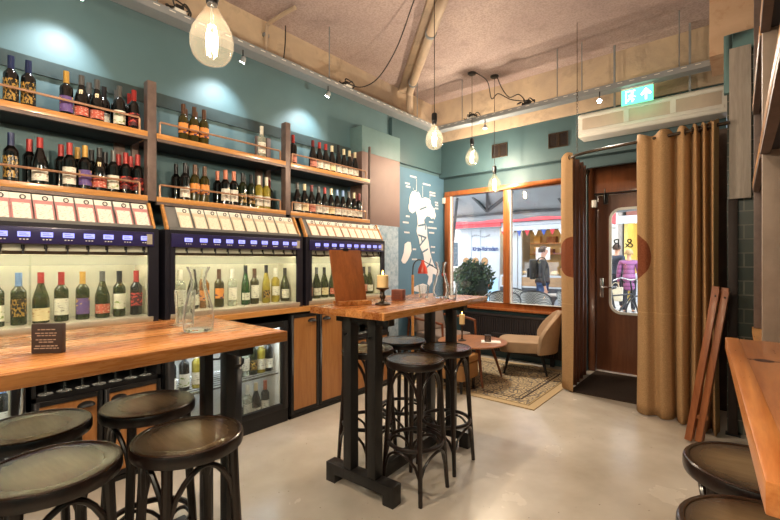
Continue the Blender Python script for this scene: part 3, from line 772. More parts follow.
def wine_glass(loc, label, group):
    k = 'wineglass'
    if k not in BM:
        BM[k] = MB().lathe([(0, 0), (.036, 0), (.036, .002), (.012, .006), (.0045, .014), (.0038, .08), (.006, .092), (.028, .115), (.038, .14), (.036, .175), (.030, .205), (.0288, .205), (.0345, .175), (.0365, .14), (.026, .116), (.0, .098)], n=16).mesh('wine_glass', M_clear)
    o = link('wine_glass', BM[k], None, loc); tag(o, label, 'glass', group); return o
for j in range(7):
    wine_glass((.535, .560 + j*.088, .6255), f'stemmed glass standing {ORD[j]} along in the niche above the stools', 'stemmed glasses in the near niche')
for j in range(6):
    wine_glass((.53, 2.955 + j*.10, .6255), f'stemmed glass standing {ORD[j]} along in the niche behind the centre table', 'stemmed glasses in the far niche')
def fridge(y0, y1, label, doors):
    t = thing('wine_fridge', label, 'fridge', (.3, (y0 + y1)/2, 0), 0, 'glass door wine fridges')
    o = t.location; zt = .875
    MB(o).box(.06, .56, y0, y0 + .03, .10, zt).box(.06, .56, y1 - .03, y1, .10, zt).box(.06, .09, y0 + .03, y1 - .03, .10, zt).box(.09, .56, y0 + .03, y1 - .03, zt - .03, zt).box(.06, .575, y0, y1, .0, .04).build('case', M_black, t, .003)
    MB(o).box(.091, .10, y0 + .03, y1 - .03, .05, zt - .03).box(.09, .56, y0 + .031, y0 + .036, .05, zt - .03).box(.09, .56, y1 - .036, y1 - .031, .05, zt - .03).build('lining', M_white, t)
    MB(o).box(.56, .585, y0, y1, .0, .115).cyl((.585, (y0 + y1)/2 - .28, .065), (.589, (y0 + y1)/2 - .28, .065), .012).build('kick_grille', M_black, t)
    mb = MB(o)
    for z in (.045, .425):
        for k in range(9): mb.cyl((.10 + k*.055, y0 + .036, z), (.10 + k*.055, y1 - .036, z), .003, n=6)
        mb.box(.548, .554, y0 + .036, y1 - .036, z - .008, z + .004)
    mb.build('wire_rack', M_chrome, t)
    MB(o).box(.50, .53, y0 + .05, y1 - .05, zt - .036, zt - .031).build('led_strip', M_ledc, t)
    for (a, b, hs) in doors:
        dr = MB(o).box(.562, .60, a, a + .06, .12, zt).box(.562, .60, b - .06, b, .12, zt).box(.562, .60, a + .06, b - .06, .12, .165).box(.562, .60, a + .06, b - .06, zt - .05, zt).build('door', M_black, t, .003)
        MB(o).box(.578, .583, a + .06, b - .06, .165, zt - .05).build('door_glass', M_caseglass, dr)
        MB(o).box(.5615, .5645, a + .05, a + .068, .15, zt - .04).box(.5615, .5645, b - .068, b - .05, .15, zt - .04).build('door_seal', M_white, dr)
        hy = b - .028 if hs > 0 else a + .028
        MB(o).tube([(.60, hy, .56), (.63, hy, .56), (.635, hy + .004*hs, .60), (.635, hy + .012*hs, .72), (.63, hy, .745), (.60, hy, .745)], .008, 8).build('handle', M_chrome, dr)
    return t
fridge(1.185, 2.205, 'lit two door wine fridge behind the end of the plank table', [(1.19, 1.695, 1), (1.70, 2.20, -1)])
fridge(-.25, .47, 'lit wine fridge at the near end of the counter', [(-.245, .465, 1)])
FB = [(.46, [(1.29,'darkw'),(1.385,'scene'),(1.48,'palew'),(1.805,'clearw'),(1.882,'clearw'),(1.958,'green'),(2.034,'palew'),(2.110,'darkw')]),
      (.051, [(1.30,'burw'),(1.40,'burp'),(1.80,'purple'),(1.905,'clearw'),(1.985,'burw'),(2.075,'salmon')])]
for z, row in FB:
    for j, (y, k) in enumerate(row):
        sh, gl, cp, lb, lz, words = K[k]
        bottle((.44, y, z + (.0 if z < .1 else -.027)), sh, gl, cp, lb, f'{words}, {ORD[j]} along the {"upper" if z > .1 else "lower"} rack, two door fridge', 'bottles in the two door fridge', lz or (.04, .12))
for j, y in enumerate((.21, .30, .388)):
    bottle((.44, y, .433), 'B', 'black', 'blue', 'white', f'blue-capped bottle, {ORD[j]} along in the fridge at the counter end', 'bottles in the single fridge')

# ------------------------------------------------------------------ bar tables
def bar_table(name, label, loc, L, W, planks, posts_x, foot, post_y, top_off, hooks=True, pw=.031, pd=.036, sx=None):
    t = thing(name, label, 'table', loc)
    x0, x1 = top_off
    MB().box(x0, x1, 0, L, 1.068, 1.11).build('table_top', planks, t, .005)
    for yy in post_y:
        f = MB().prism([(foot[0], 0), (foot[0] + .075, 0), (foot[0] + .075, .055), (foot[1] - .075, .055), (foot[1] - .075, 0), (foot[1], 0), (foot[1], .12), (foot[0], .12)], 'y', yy - .04, yy + .04)
        f.build('foot_beam', M_black_wood, t, .004)
        for px in posts_x:
            p = MB().box(px - pw, px + pw, yy - pd, yy + pd, .121, 1.067).build('post', M_black_wood, t, .004)
            if hooks:
                s = -1 if yy == post_y[0] else 1
                MB().tube([(px, yy + s*pd, .95), (px, yy + s*.06, .945), (px, yy + s*.07, .955), (px, yy + s*.072, .975)], .005, 6).build('bag_hook', M_black, p)
        MB().box(foot[0] + .08, foot[1] - .04, yy - .03, yy + .03, 1.02, 1.067).build('top_bearer', M_black_wood, t)
    if sx is not None: MB().box(sx - .022, sx + .022, post_y[0] + .04, post_y[-1] - .04, .03, .118).build('stretcher', M_black_wood, t, .003)
    return t
# centre table: end at y 1.67, feet at 1.85 and 2.75
bar_table('bar_table', 'centre high table with oak top carrying the menu board and carafe', (1.84, 1.69, 0), 1.345, .6, M_top, (-.073, .118), (-.25, .28), (.13, 1.06), (-.30, .29), sx=.055).rotation_euler = (0, 0, math.radians(3))
bar_table('bar_table', 'near high plank table carrying the dark sign block and two glass vessels', (0, -1.0, 0), 2.035, .71, M_top, (1.77, 1.955), (1.46, 2.14), (.22, 1.90), (1.475, 2.185), pw=.026, pd=.02)
# table along the right wall
t = thing('bar_table', 'reddish high table with a knot, against the wall below the side rack', 'table', (3.6, 1.3, 0))
o = t.location
MB(o).prism([(3.626, .735), (4.34, .735), (4.34, 2.0), (3.562, 2.0)], 'z', 1.068, 1.11).build('table_top', M_top2, t, .005)
MB(o).prism([(3.626, .732), (3.664, .732), (3.600, 2.004), (3.560, 2.004)], 'z', 1.066, 1.1115).build('edge_plank', wood('edge_plank_oak', (176, 92, 36), (226, 150, 84), 'y', .3, .2), t, .004)
MB(o).lathe([(0, 1.1102), (.022, 1.1104), (.024, 1.1101)], (3.655, 1.61, 0), 12).box(3.615, 3.70, 1.607, 1.613, 1.1101, 1.1105).build('knot', paint('dark_knot', (70, 30, 16), .4), t)
for (xx, yy) in ((3.95, .95), (3.95, 1.8)): MB(o).box(xx - .035, xx + .035, yy - .035, yy + .035, 0, 1.067).build('post', M_black_wood, t, .004)

# ------------------------------------------------------------------ bentwood stools
def make_stool(label, group):
    t = thing('bar_stool', label, 'stool', (0, 0, 0), 0, group)
    prof = [(0, .7925), (.06, .7927), (.11, .7935), (.150, .7955), (.1595, .7965), (.161, .7988), (.164, .800), (.171, .800), (.1745, .797), (.175, .793), (.175, .765), (.171, .757), (.16, .753), (.12, .752), (0, .752)]
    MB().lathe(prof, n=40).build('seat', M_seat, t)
    MB().lathe([(.1755, .795), (.1775, .79), (.1778, .765), (.175, .757), (.170, .755)], n=40).build('seat_rim', M_stool, t)
    rt, rb = .150, .200
    for k in range(4):
        a = PI/4 + k*PI/2; c, s = math.cos(a), math.sin(a)
        R = lambda z: rt + (rb - rt) * ((.755 - z)/.755) ** 1.25
        MB().tube([(R(z)*c, R(z)*s, z) for z in (.755, .6, .45, .3, .15, 0)], [.017, .017, .0165, .0155, .0145, .0125], 10).build('leg', M_stool, t)
        # bent arch from this leg up under the seat to the next leg
        a2 = a + PI/2
        pts = []
        for q in range(11):
            u = q/10; an = a + (a2 - a)*u; h = math.sin(PI*u)
            zz = .56 + .175*h**.55; rr = R(zz)*(1 - .10*h) - .004
            pts.append((rr*math.cos(an), rr*math.sin(an), zz))
        MB().tube(pts, .0095, 8).build('seat_brace', M_stool, t)
        pts = []
        for q in range(11):
            u = q/10; an = a + (a2 - a)*u; h = math.sin(PI*u)
            zz = .135 + .14*h**.5; rr = R(zz)*(1 - .06*h) - .004
            pts.append((rr*math.cos(an), rr*math.sin(an), zz))
        MB().tube(pts, .0085, 8).build('lower_brace', M_stool, t)
    rr = rt + (rb - rt)*((.755 - .30)/.755)**1.25 - .012
    MB().tube([(rr*math.cos(q), rr*math.sin(q), .30) for q in [2*PI*k/36 for k in range(36)]], .0125, 10, closed=True).build('foot_ring', M_stool, t)
    return t
STOOLS = [((1.63, .325), .0, 'bentwood stool cut off by the frame, under the sign block end of the plank table', 'near'), ((2.06, .295), .1, 'front-most dark bentwood stool at the near plank table', 'near'),
          ((1.69, .691), .05, 'bentwood stool half under the plank table, the one nearer the wine fridge', 'near'), ((2.14, .656), -.05, 'bentwood stool at the plank table corner, beside the open floor', 'near'),
          ((2.08, 2.052), .0, 'front bentwood stool on the open side of the centre table', 'centre'), ((2.04, 2.46), .06, 'bentwood stool nearest the lounge, on the open side of the centre table', 'centre'),
          ((1.655, 2.465), .04, 'bentwood stool behind, on the dispenser side of the centre table', 'centre'), ((1.65, 2.085), -.04, 'bentwood stool seen behind the near posts of the centre table', 'centre'),
          ((3.64, 1.61), .1, 'dark bentwood stool tucked under the reddish table, far one of two', 'right'), ((3.66, 1.22), .0, 'dark bentwood stool tucked under the reddish table, near one of two', 'right')]
GRP = {'near': 'bentwood stools at the near plank table', 'centre': 'bentwood stools at the centre table', 'right': 'bentwood stools at the reddish table'}
S0 = None
for (xy, rz, lab, gk_) in STOOLS:
    if S0 is None:
        S0 = make_stool(lab, GRP[gk_]); S0.location = (xy[0], xy[1], 0); S0.rotation_euler = (0, 0, rz); ST = tree_of(S0)
    else: dup(S0, (xy[0], xy[1], 0), rz, lab, GRP[gk_], ST)

# ------------------------------------------------------------------ things on the tables
ZT = 1.1105
def sign_block(loc, rz, w, h, d, mat, matf, label):
    t = thing('sign_block', label, 'sign', loc, rz)
    MB().box(-w/2, w/2, -d/2, d/2, 0, h).build('block', mat, t, .003)
    mb = MB()
    rows = [.82, .70, .62, .48, .40, .27, .19]
    for i, r in enumerate(rows):
        ww = w*(.28, .36, .3, .34, .24, .36, .40)[i]
        x = -ww
        while x < ww - .003:
            q = min(random.uniform(.008, .02)*w/.12, ww - x); mb.box(x, x + q, -d/2 - .0012, -d/2 + .0005, h*r - .006*h/.1*.5, h*r); x += q + .004*w/.12
    mb.build('lettering', matf, t); return t
sign_block((1.95, .31, ZT), math.radians(47), .088, .092, .02, paint('dark_brown_sign', (62, 46, 42), .45), paint('gilt_lettering', (190, 160, 140), .5), 'dark brown sign block with small gilt lettering on the near plank table')
sign_block((1.70, 2.36, ZT), math.radians(20), .085, .075, .075, paint('copper_brown_block', (134, 66, 42), .5), paint('dark_lettering', (60, 34, 30), .5), 'reddish brown cube sign on the centre table beside the candle')
def tumbler(loc, r0, r1, h, label, group=None, stacked=False):
    w = .0025
    prof = [(0, 0), (r0, 0), (r0 + .001, .004), (r1, h), (r1 - w, h), (r0 - w, .012), (0, .010)]
    mb = MB().lathe(prof, n=10)
    o = link('tumbler', mb.mesh('tumbler', M_clear), None, loc); tag(o, label, 'glass', group); return o
tumbler((1.735, 2.63, ZT), .032, .043, .095, 'single faceted tumbler beside the carafe on the centre table', 'faceted tumblers')
tumbler((1.965, 2.66, ZT), .033, .043, .085, 'lower tumbler of the stacked pair on the centre table', 'faceted tumblers')
tumbler((1.965, 2.66, ZT + .0315), .0305, .043, .085, 'upper tumbler nested in another on the centre table', 'faceted tumblers')
def carafe(loc, s, label):
    pr = [(0, .0), (.052, .0), (.057, .008), (.060, .05), (.055, .10), (.040, .15), (.030, .18), (.0285, .205), (.034, .235), (.046, .262), (.0435, .262), (.032, .236), (.026, .205), (.0275, .18), (.0375, .15), (.052, .10), (.057, .05), (.053, .012), (0, .010)]
    o = link('carafe', MB().lathe([(r*s, z*s) for r, z in pr], n=24).mesh('carafe', M_clear), None, loc); tag(o, label, 'carafe', 'glass carafes'); return o
carafe((1.845, 2.70, ZT), 1.05, 'clear glass carafe between the tumblers on the centre table')
carafe((1.905, .80, ZT), 1.0, 'clear glass carafe with flared lip on the near plank table')
tumbler((1.715, .83, ZT), .034, .043, .155, 'tall clear glass beside the carafe on the near plank table')
# menu board in a wooden foot
mbd = thing('menu_board', 'tall leaning wooden menu board in a wooden foot on the centre table', 'menu board', (1.66, 1.92, ZT + .001), math.radians(75))
bd = MB(); th = math.radians(15)
bd.prism([(-.115, .012), (.115, .012), (.118, .365), (-.118, .365)], 'y', -.012, .0)
rm = Matrix.Rotation(-th, 4, 'X')
bd.v = [tuple(rm @ Vector(p)) for p in bd.v]
bd.build('board', M_menu, mbd, .003)
MB().box(-.11, .11, -.075, -.018, 0, .026).box(-.11, .11, .010, .045, 0, .026).box(-.11, .11, -.018, .010, 0, .008).build('wooden_foot', M_top, mbd, .003)
cl = MB().box(-.02, .02, -.018, .004, .358, .372); cl.v = [tuple(rm @ Vector(p)) for p in cl.v]; cl.build('clip', M_black, mbd)
def candle(loc, s, cr, ch, label, label2, mat):
    t = thing('candlestick', label, 'candlestick', loc, 0, 'candlesticks'); h = .115*s
    MB().lathe([(0, 0), (.05, 0), (.052, .005), (.047, .012), (.03, .017), (.014, .024), (.011, .035), (.019, .046), (.021, .056), (.013, .068), (.011, .082), (.02, .094), (.040, .103), (.044, .110), (.040, .112), (0, .112)] if s == 1 else
               [(0, 0), (.05, 0), (.05, .006), (.02, .014), (.009, .03), (.008, .10), (.014, .11), (.008, .12), (.008, .17), (.02, .18), (.034, .186), (.034, .192), (0, .192)], n=24).build('holder', mat, t)
    z = .1125 if s == 1 else .1925
    c = thing('candle', label2, 'candle', (loc[0], loc[1], loc[2] + z + .0004), 0, 'lit ivory candles')
    MB().lathe([(0, 0), (cr, 0), (cr, ch), (cr*.9, ch + .004), (cr*.75, ch - .003), (0, ch - .006)], n=20).build('wax', M_wax, c)
    MB().cyl((0, 0, ch - .006), (0, 0, ch + .006), .0015, n=6).build('wick', M_rust, c)
    MB().lathe([(0, ch + .004), (.005, ch + .010), (.0055, ch + .016), (.003, ch + .027), (0, ch + .036)], n=10).build('flame', M_flame, c)
candle((1.835, 2.03, ZT), 1, .037, .075, 'turned bronze candlestick on the centre table', 'wide lit candle on the centre table', M_bronze)

# ------------------------------------------------------------------ pendant bulbs
def pendant(loc, ztop, s, label, rose=True, drop=None):
    t = thing('pendant_bulb', label, 'pendant lamp', loc, 0, 'bare filament bulbs on black cords')
    pr = [(0, -.125), (.03, -.122), (.06, -.108), (.082, -.082), (.093, -.045), (.094, -.01), (.086, .03), (.066, .07), (.044, .105), (.030, .135), (.023, .155)]
    MB().lathe([(r*s, z*s) for r, z in pr], n=32).build('glass_bulb', M_bulb, t)
    fl = MB()
    for k in range(6):
        a = 2*PI*k/6; x, y = .024*s*math.cos(a), .024*s*math.sin(a)
        fl.tube([(x*.6, y*.6, .055*s), (x, y, 0), (x*.8, y*.8, -.08*s)], .0014*s, 6)
    fl.build('filament', M_filament, t)
    MB().cyl((0, 0, .055*s), (0, 0, .15*s), .006*s).build('stem', M_clear, t)
    MB().lathe([(.024*s, .15*s), (.0255*s, .155*s), (.0255*s, .175*s), (.030*s, .178*s), (.030*s, .255*s), (.024*s, .268*s), (.006, .275*s), (0, .275*s)], n=20).build('socket', M_bronze if not rose else M_black, t)
    zc = ztop - loc[2]
    MB().cyl((0, 0, .27*s), (0, 0, zc), .0035, n=8).build('cord', M_rust, t)
    if rose: MB().lathe([(0, zc), (.055, zc), (.055, zc - .012), (.04, zc - .026), (0, zc - .03)], n=20).build('ceiling_rose', M_black, t)
    return t
PEND = [((1.90, .86, 2.335), 'big bright filament bulb hanging over the near plank table'),
        ((1.58, 3.005, 2.455), 'filament bulb on a long cord beyond the centre table'),
        ((.92, 4.865, 2.75), 'filament bulb with round ceiling rose, higher of two by the window'),
        ((1.105, 5.138, 2.41), 'filament bulb hanging lowest, in front of the window'),
        ((1.90, -.75, 2.335), 'added fill bulb over the unseen end of the plank table'),
        ((3.75, -.55, 2.335), 'added fill bulb over the unseen end of the reddish table'), ((3.0, -1.3, 2.6), 'added fill bulb by the unseen front wall')]  # last three bulbs hang out of view, added to brighten the room
for i, (p, lab) in enumerate(PEND):
    s = .92 if i in (0, 4, 5, 6) else (.80 if i == 1 else .9)
    pendant(p, ZC, s, lab)
    L = bpy.data.lights.new('bulb_light', 'POINT'); L.energy = (34, 34, 30, 26, 34, 34, 34)[i]; L.color = (1, .92, .81); L.shadow_soft_size = .016
    lo = bpy.data.objects.new('bulb_light', L); C.objects.link(lo); lo.location = p; lo.visible_camera = True

# ------------------------------------------------------------------ hanging cable trays, spots, boxes, cords
def tray(name, label, p0, p1, rods):
    t = thing(name, label, 'cable tray', ((p0[0] + p1[0])/2, (p0[1] + p1[1])/2, 3.2))
    mb = MB(t.location); along = Vector(p1) - Vector(p0); L = along.length; d = along.normalized(); n = Vector((-d.y, d.x, 0))
    z0 = p0[2]
    a, b = Vector(p0), Vector(p1)
    mb.bar(a, b, .13, .004); 
    for s in (-1, 1):
        off = n*.065*s
        mb.bar(a + off + Vector((0, 0, .028)), b + off + Vector((0, 0, .028)), .004, .056)
    sl = mb; k = 0
    while k*.11 < L - .1:
        for s in (-1, 1):
            q = a + d*(.05 + k*.11) + n*(.0675*s) + Vector((0, 0, .038)); sl.bar(q, q + d*.045, .0015, .006, m=1)  # slots painted as white bars so they look lit
        k += 1
    mb.build('channel', [M_galv, M_white], t)
    for q in rods:
        MB(t.location).cyl((q[0], q[1], z0), (q[0], q[1], ZC), .006, n=8).box(q[0] - .02, q[0] + .02, q[1] - .02, q[1] + .02, z0 + .06, z0 + .075).build('hanging_rod', M_galv, t)
    return t
TZ = 3.215
tray('cable_tray', 'long slotted metal cable tray above the bottle rack wall', (.30, -1.6, TZ), (.30, 5.02, TZ), [(.30, 1.25), (.30, 2.94), (.30, 4.5)])
tray('cable_tray', 'slotted metal cable tray above the window and curtain', (.37, 4.955, TZ), (3.62, 4.955, TZ), [(.72, 4.955), (1.98, 4.955), (2.25, 4.955), (3.15, 4.955)])
def spot(loc, tgt, label, group, power=0, size=50, col=(1, .93, .82)):
    t = thing('spot_lamp', label, 'spotlight', loc, 0, group)
    d = (Vector(tgt) - Vector(loc)).normalized()
    c = d*.02
    MB().tube([c - d*.055, c - d*.045, c - d*.04, c + d*.0], [.008, .018, .021, .024], 16).build('lamp_body', M_galv, t)
    MB().tube([c + d*.0005, c + d*.004], [.0215, .021], 16).build('lamp_face', M_spotface, t)
    MB().cyl((0, 0, .0), (0, 0, TZ - loc[2] - .003), .005, n=8).build('mount', M_black, t)
    if power:
        L = bpy.data.lights.new('spot_beam', 'SPOT'); L.energy = power; L.color = col; L.spot_size = math.radians(size); L.spot_blend = 1.0; L.shadow_soft_size = .03
        o = bpy.data.objects.new('spot_beam', L); C.objects.link(o); o.location = Vector(loc) + d*.04
        o.rotation_euler = d.to_track_quat('-Z', 'Y').to_euler()
SP = 19
for k, y in enumerate((-.15, .78, 1.935, 2.905)):
    spot((.32, y, 3.125), (0, y - .09, 2.62), ['small spot under the near end of the wall tray', 'small spot under the tray above the navy-capped bottles', 'small spot under the tray just beside the big bulb',
         'small spot under the tray beside the swagging black cord'][k], 'wall washing spots on the left tray', SP, 95, (.92, .98, 1))
spot((2.45, 4.88, 3.12), (2.55, 4.2, 2.5), 'small spot under the tray beside the green exit sign', 'spots on the window tray', 45, 90)
spot((1.1, 4.88, 3.11), (1.2, 4.4, 0), 'small spot under the tray above the lounge chairs', 'spots on the window tray', 60, 80)
def wire_box(loc, label, kind):
    t = thing('junction_box', label, 'junction box', loc, 0, 'junction boxes on the cable trays')
    MB().box(-.05, .05, -.045, .045, 0, .09).build('box', M_white if kind else M_black, t, .006)
    mb = MB()
    for k in range(5):
        a = k*1.3 + loc[0]; r = .07 + .02*math.sin(k*2.1)
        mb.tube(spline([(.02*math.cos(a), .02*math.sin(a), .08), (r*math.cos(a), r*math.sin(a), .13), (r*1.3*math.cos(a + .7), r*1.3*math.sin(a + .7), .09), (r*1.2*math.cos(a + 1.4), r*1.2*math.sin(a + 1.4), .075)], 5), .006, 6)
    mb.build('wire_loop', M_rust, t)
    MB().box(-.03, .04, -.03, .03, .091, .125).build('terminal_block', M_black, t, .004)
for p, l, kk in (((.30, 1.40, TZ + .0), 'box with loose wire loops over the near shelf bay', 1), ((.30, 3.18, TZ + .0), 'box with loose black wires midway along the wall tray', 1),
                 ((1.62, 4.955, TZ), 'black-wired box on the window tray below the ceiling roses', 0), ((.87, 4.955, TZ), 'white box on the window tray at the corner', 1)):
    wire_box((p[0], p[1], p[2] + .003), l, kk)
def cord(label, pts, r=.006, name='ceiling_cable', mat=M_rust):
    o = Vector(pts[0]); mb = MB(o); mb.tube(spline(pts, 8), r, 8); q = mb.build(name, mat); tag(q, label, 'cord'); return q
cord('black cord swagging from the wall tray box up to the slanting pipe', [(.31, 3.2, 3.34), (.42, 3.3, 3.30), (.62, 3.35, 3.36), (.95, 3.25, 3.52), (1.30, 3.05, 3.72), (1.5, 2.93, 3.845)])
cord('black cord looping from the higher ceiling rose to the black-wired box', [(.97, 4.87, 3.842), (1.12, 4.9, 3.70), (1.18, 4.9, 3.46), (1.27, 4.9, 3.50), (1.42, 4.93, 3.40), (1.58, 4.955, 3.345)])
cord('black cord looping from the rose by the window to the black-wired box', [(1.14, 5.13, 3.842), (1.22, 5.1, 3.66), (1.35, 5.05, 3.48), (1.5, 4.99, 3.46), (1.60, 4.955, 3.345)])
cord('thin grey flex hanging down the concrete beam above the rack', [(-.02, 2.62, 3.84), (.0, 2.60, 3.62), (-.02, 2.58, 3.37)], .006)
q = thing('wall_conduit', 'bent cream conduit pipe on the concrete beam above the middle shelf bay', 'pipe', (0, 2.44, 3.4))
MB(q.location).tube(spline([(.34, 2.47, 3.82), (.15, 2.455, 3.815), (-.05, 2.445, 3.80), (-.09, 2.44, 3.76), (-.095, 2.44, 3.37)], 5), .02, 10).build('conduit', M_cream, q)
for zz in (3.45, 3.68): MB(q.location).box(-.12, -.085, 2.41, 2.47, zz, zz + .03).build('conduit_clip', M_galv, q)
for k, (x, y) in enumerate(((2.09, 5.38),)):
    pass
# chain carrying the curtain rail
ch = MB((2.32, 4.53, 2.52)); z = 2.53; fl = 0
while z < 3.16:
    lp = []
    for kq in range(12):
        a = 2*PI*kq/12; u, w_ = .009*math.cos(a), .018*math.sin(a)
        lp.append((2.32 + (u if fl else 0), 4.53 + (0 if fl else u), z + w_))
    ch.tube(lp, .0022, 5, closed=True); z += .029; fl ^= 1
ch.cyl((2.32, 4.53, 3.15), (2.32, 4.53, ZC), .003, n=6)
tag(ch.build('hanging_chain', M_bronze), 'thin metal chain holding up the curved curtain rail', 'chain')

# ------------------------------------------------------------------ vents, air curtain, exit sign
for i, (x0, x1) in enumerate(((.905, 1.135), (1.70, 1.945))):
    t = thing('wall_vent', 'dark louvred vent on the teal soffit, ' + ('beside the corner above the window frame' if i == 0 else 'next to the white air curtain'), 'vent', ((x0 + x1)/2, 5.478, 2.94), 0, 'louvred vents on the soffit')
    o = t.location; xm = (x0 + x1)/2
    fr = MB(o); 
    for (a, b) in ((x0, xm - .004), (xm + .004, x1)):
        fr.box(a, b, 5.462, 5.4795, 2.845, 2.857).box(a, b, 5.462, 5.4795, 3.023, 3.035).box(a, a + .012, 5.462, 5.4795, 2.857, 3.023).box(b - .012, b, 5.462, 5.4795, 2.857, 3.023)
    fr.build('frame', M_bronze, t)
    MB(o).box(x0 + .01, x1 - .01, 5.475, 5.4795, 2.85, 3.03).build('backing', M_dark, t)
    sl = MB(o)
    for k in range(9):
        zz = 2.862 + k*.018
        for (a, b) in ((x0 + .012, xm - .016), (xm + .016, x1 - .012)): sl.bar(((a), 5.470, zz + .006), ((b), 5.470, zz + .006), .002, .017, (0, .6, 1))
    sl.build('slat', M_bronze, t)
t = thing('air_curtain', 'long white air curtain unit above the doorway curtain', 'heater', (2.83, 5.3, 2.98))
o = t.location
MB(o).prism([(5.20, 2.87), (5.215, 2.845), (5.44, 2.845), (5.455, 2.87), (5.455, 3.10), (5.44, 3.125), (5.24, 3.125), (5.20, 3.10)], 'x', 2.14, 3.52).build('casing', M_white, t, .008)
MB(o).box(2.19, 3.47, 5.192, 5.2, 2.925, 3.055).build('cover_panel', M_acpanel, t, .003)
MB(o).box(2.17, 3.49, 5.186, 5.2, 3.06, 3.085).box(2.17, 3.49, 5.186, 5.2, 2.885, 2.92).build('rail_strip', M_white, t, .004)
for x in (2.62, 3.05): MB(o).box(x, x + .05, 5.188, 5.199, 2.925, 3.06).build('cover_joint', M_white, t)
for x in (2.5, 3.2): MB(o).box(x, x + .02, 5.28, 5.30, 3.125, ZC).build('bracket', M_galv, t)
t = thing('exit_sign', 'glowing green emergency exit sign with running figure and arrow', 'exit sign', (2.785, 4.99, 3.13))
o = t.location
MB(o).box(2.64, 2.93, 4.965, 4.995, 3.195, 3.2115).build('housing', M_white, t, .003)
MB(o).box(2.64, 2.93, 4.974, 4.984, 3.035, 3.195).build('green_panel', M_exit, t)
pc = MB(o); yf0, yf1 = 4.9715, 4.9738
def px(poly): pc.prism([(2.645 + a*.28, 3.04 + b*.15) for a, b in poly], 'y', yf0, yf1)
px([(.76, .12), (.76, .55), (.66, .42), (.62, .52), (.79, .92), (.96, .52), (.92, .42), (.82, .55), (.82, .12)])
px([(.12, .1), (.12, .92), (.165, .92), (.165, .1)]); px([(.12, .86), (.12, .93), (.44, .93), (.44, .86)])
px([(.30, .74), (.33, .84), (.38, .84), (.40, .74), (.35, .68)])
px([(.24, .62), (.30, .66), (.38, .60), (.36, .40), (.42, .28), (.36, .12), (.32, .13), (.35, .28), (.28, .36), (.20, .20), (.12, .21), (.22, .34), (.28, .5), (.21, .52)])
px([(.38, .58), (.46, .46), (.44, .43), (.36, .52)])
pc.build('pictogram', M_exitw, t)
tag(MB((.02, 5.585, 2.33)).box(.005, .055, 5.565, 5.619, 2.29, 2.38).build('window_sensor', M_white, None, .006), 'small white sensor box at the top corner of the window frame', 'sensor')

# ------------------------------------------------------------------ curtain lobby
def curtain(name, label, path, z0, z1, nz=26, flip=False):
    """path: list of (x, y) in plan with folds; uv = (length along the cloth, height)"""
    pts = spline([(a, b, 0) for a, b in path], 7); nx = len(pts)
    ln = [0]
    for i in range(1, nx): ln.append(ln[-1] + (pts[i] - pts[i-1]).length)
    me = bpy.data.meshes.new(name); vs = []; fs = []; uv = []
    o = pts[nx//2].copy(); o.z = z0
    cen = [sum((pts[max(0, min(nx-1, i+k))] for k in range(-10, 11)), Vector()) / 21 for i in range(nx)]
    for j in range(nz + 1):
        f = j/nz
        for i, p in enumerate(pts):
            q = cen[i] + (p - cen[i])*(1.08 - .22*f) + Vector((.012*math.sin(3*f + ln[i]*5), .010*math.sin(4.2*f + ln[i]*7), 0))*(1 - f)
            top = .02*math.sin(ln[i]*22) if j == nz else 0
            vs.append((q.x - o.x, q.y - o.y, z0 + (z1 - z0)*f + top - o.z)); uv.append((ln[i], z0 + (z1 - z0)*f))
    for j in range(nz):
        for i in range(nx - 1):
            fs.append((j*nx+i, j*nx+i+1, (j+1)*nx+i+1, (j+1)*nx+i))
    me.from_pydata(vs, [], fs)
    for mm in ((M_lining, M_curtain) if flip else (M_curtain, M_lining)): me.materials.append(mm)
    ul = me.uv_layers.new(name='cloth')
    for lp in me.loops: ul.data[lp.index].uv = uv[lp.vertex_index]
    for p in me.polygons: p.use_smooth = True
    t = thing(name, label, 'curtain', o, 0)
    c = link('cloth', me, t)
    s = c.modifiers.new('thickness', 'SOLIDIFY'); s.thickness = .004; s.offset = 0; s.material_offset = 1
    return t, pts, o
# folds of the right curtain (leading edge first)
rp = []
x = 2.915
fold = [(2.872, 4.44), (2.895, 4.36), (2.955, 4.315), (3.02, 4.365), (3.075, 4.305), (3.14, 4.345), (3.168, 4.44), (3.20, 4.34), (3.235, 4.29), (3.27, 4.34), (3.285, 4.42), (3.305, 4.33), (3.325, 4.24), (3.345, 4.31),
        (3.355, 4.38), (3.370, 4.29), (3.385, 4.20), (3.40, 4.27), (3.415, 4.34), (3.43, 4.25), (3.445, 4.17), (3.46, 4.24), (3.475, 4.30)]
ctR, ptsR, oR = curtain('door_curtain', 'wide tan felt curtain with half a brown disc, hanging right of the door', fold, .012, 2.525, flip=False)
lf_ = [(2.262, 4.585), (2.22, 4.60), (2.16, 4.63), (2.105, 4.70), (2.125, 4.79), (2.195, 4.83), (2.205, 4.87), (2.13, 4.90), (2.125, 4.95), (2.20, 4.99), (2.205, 5.03), (2.13, 5.07), (2.125, 5.12), (2.20, 5.16), (2.2, 5.21), (2.13, 5.25), (2.13, 5.30), (2.19, 5.35), (2.15, 5.42)]
ctL, ptsL, oL = curtain('door_curtain', 'gathered tan felt curtain left of the door with the other half disc', lf_, .015, 2.525, flip=True)
t = thing('curtain_rail', 'curved dark steel curtain rail around the door lobby', 'curtain rail', (2.5, 4.6, 2.48))
RP = spline([(2.165, 5.475, 2.485), (2.16, 5.1, 2.485), (2.165, 4.85, 2.485), (2.20, 4.66, 2.485), (2.33, 4.53, 2.485), (2.55, 4.455, 2.485), (2.90, 4.39, 2.485), (3.15, 4.335, 2.485), (3.35, 4.285, 2.485), (3.54, 4.235, 2.485)], 8)
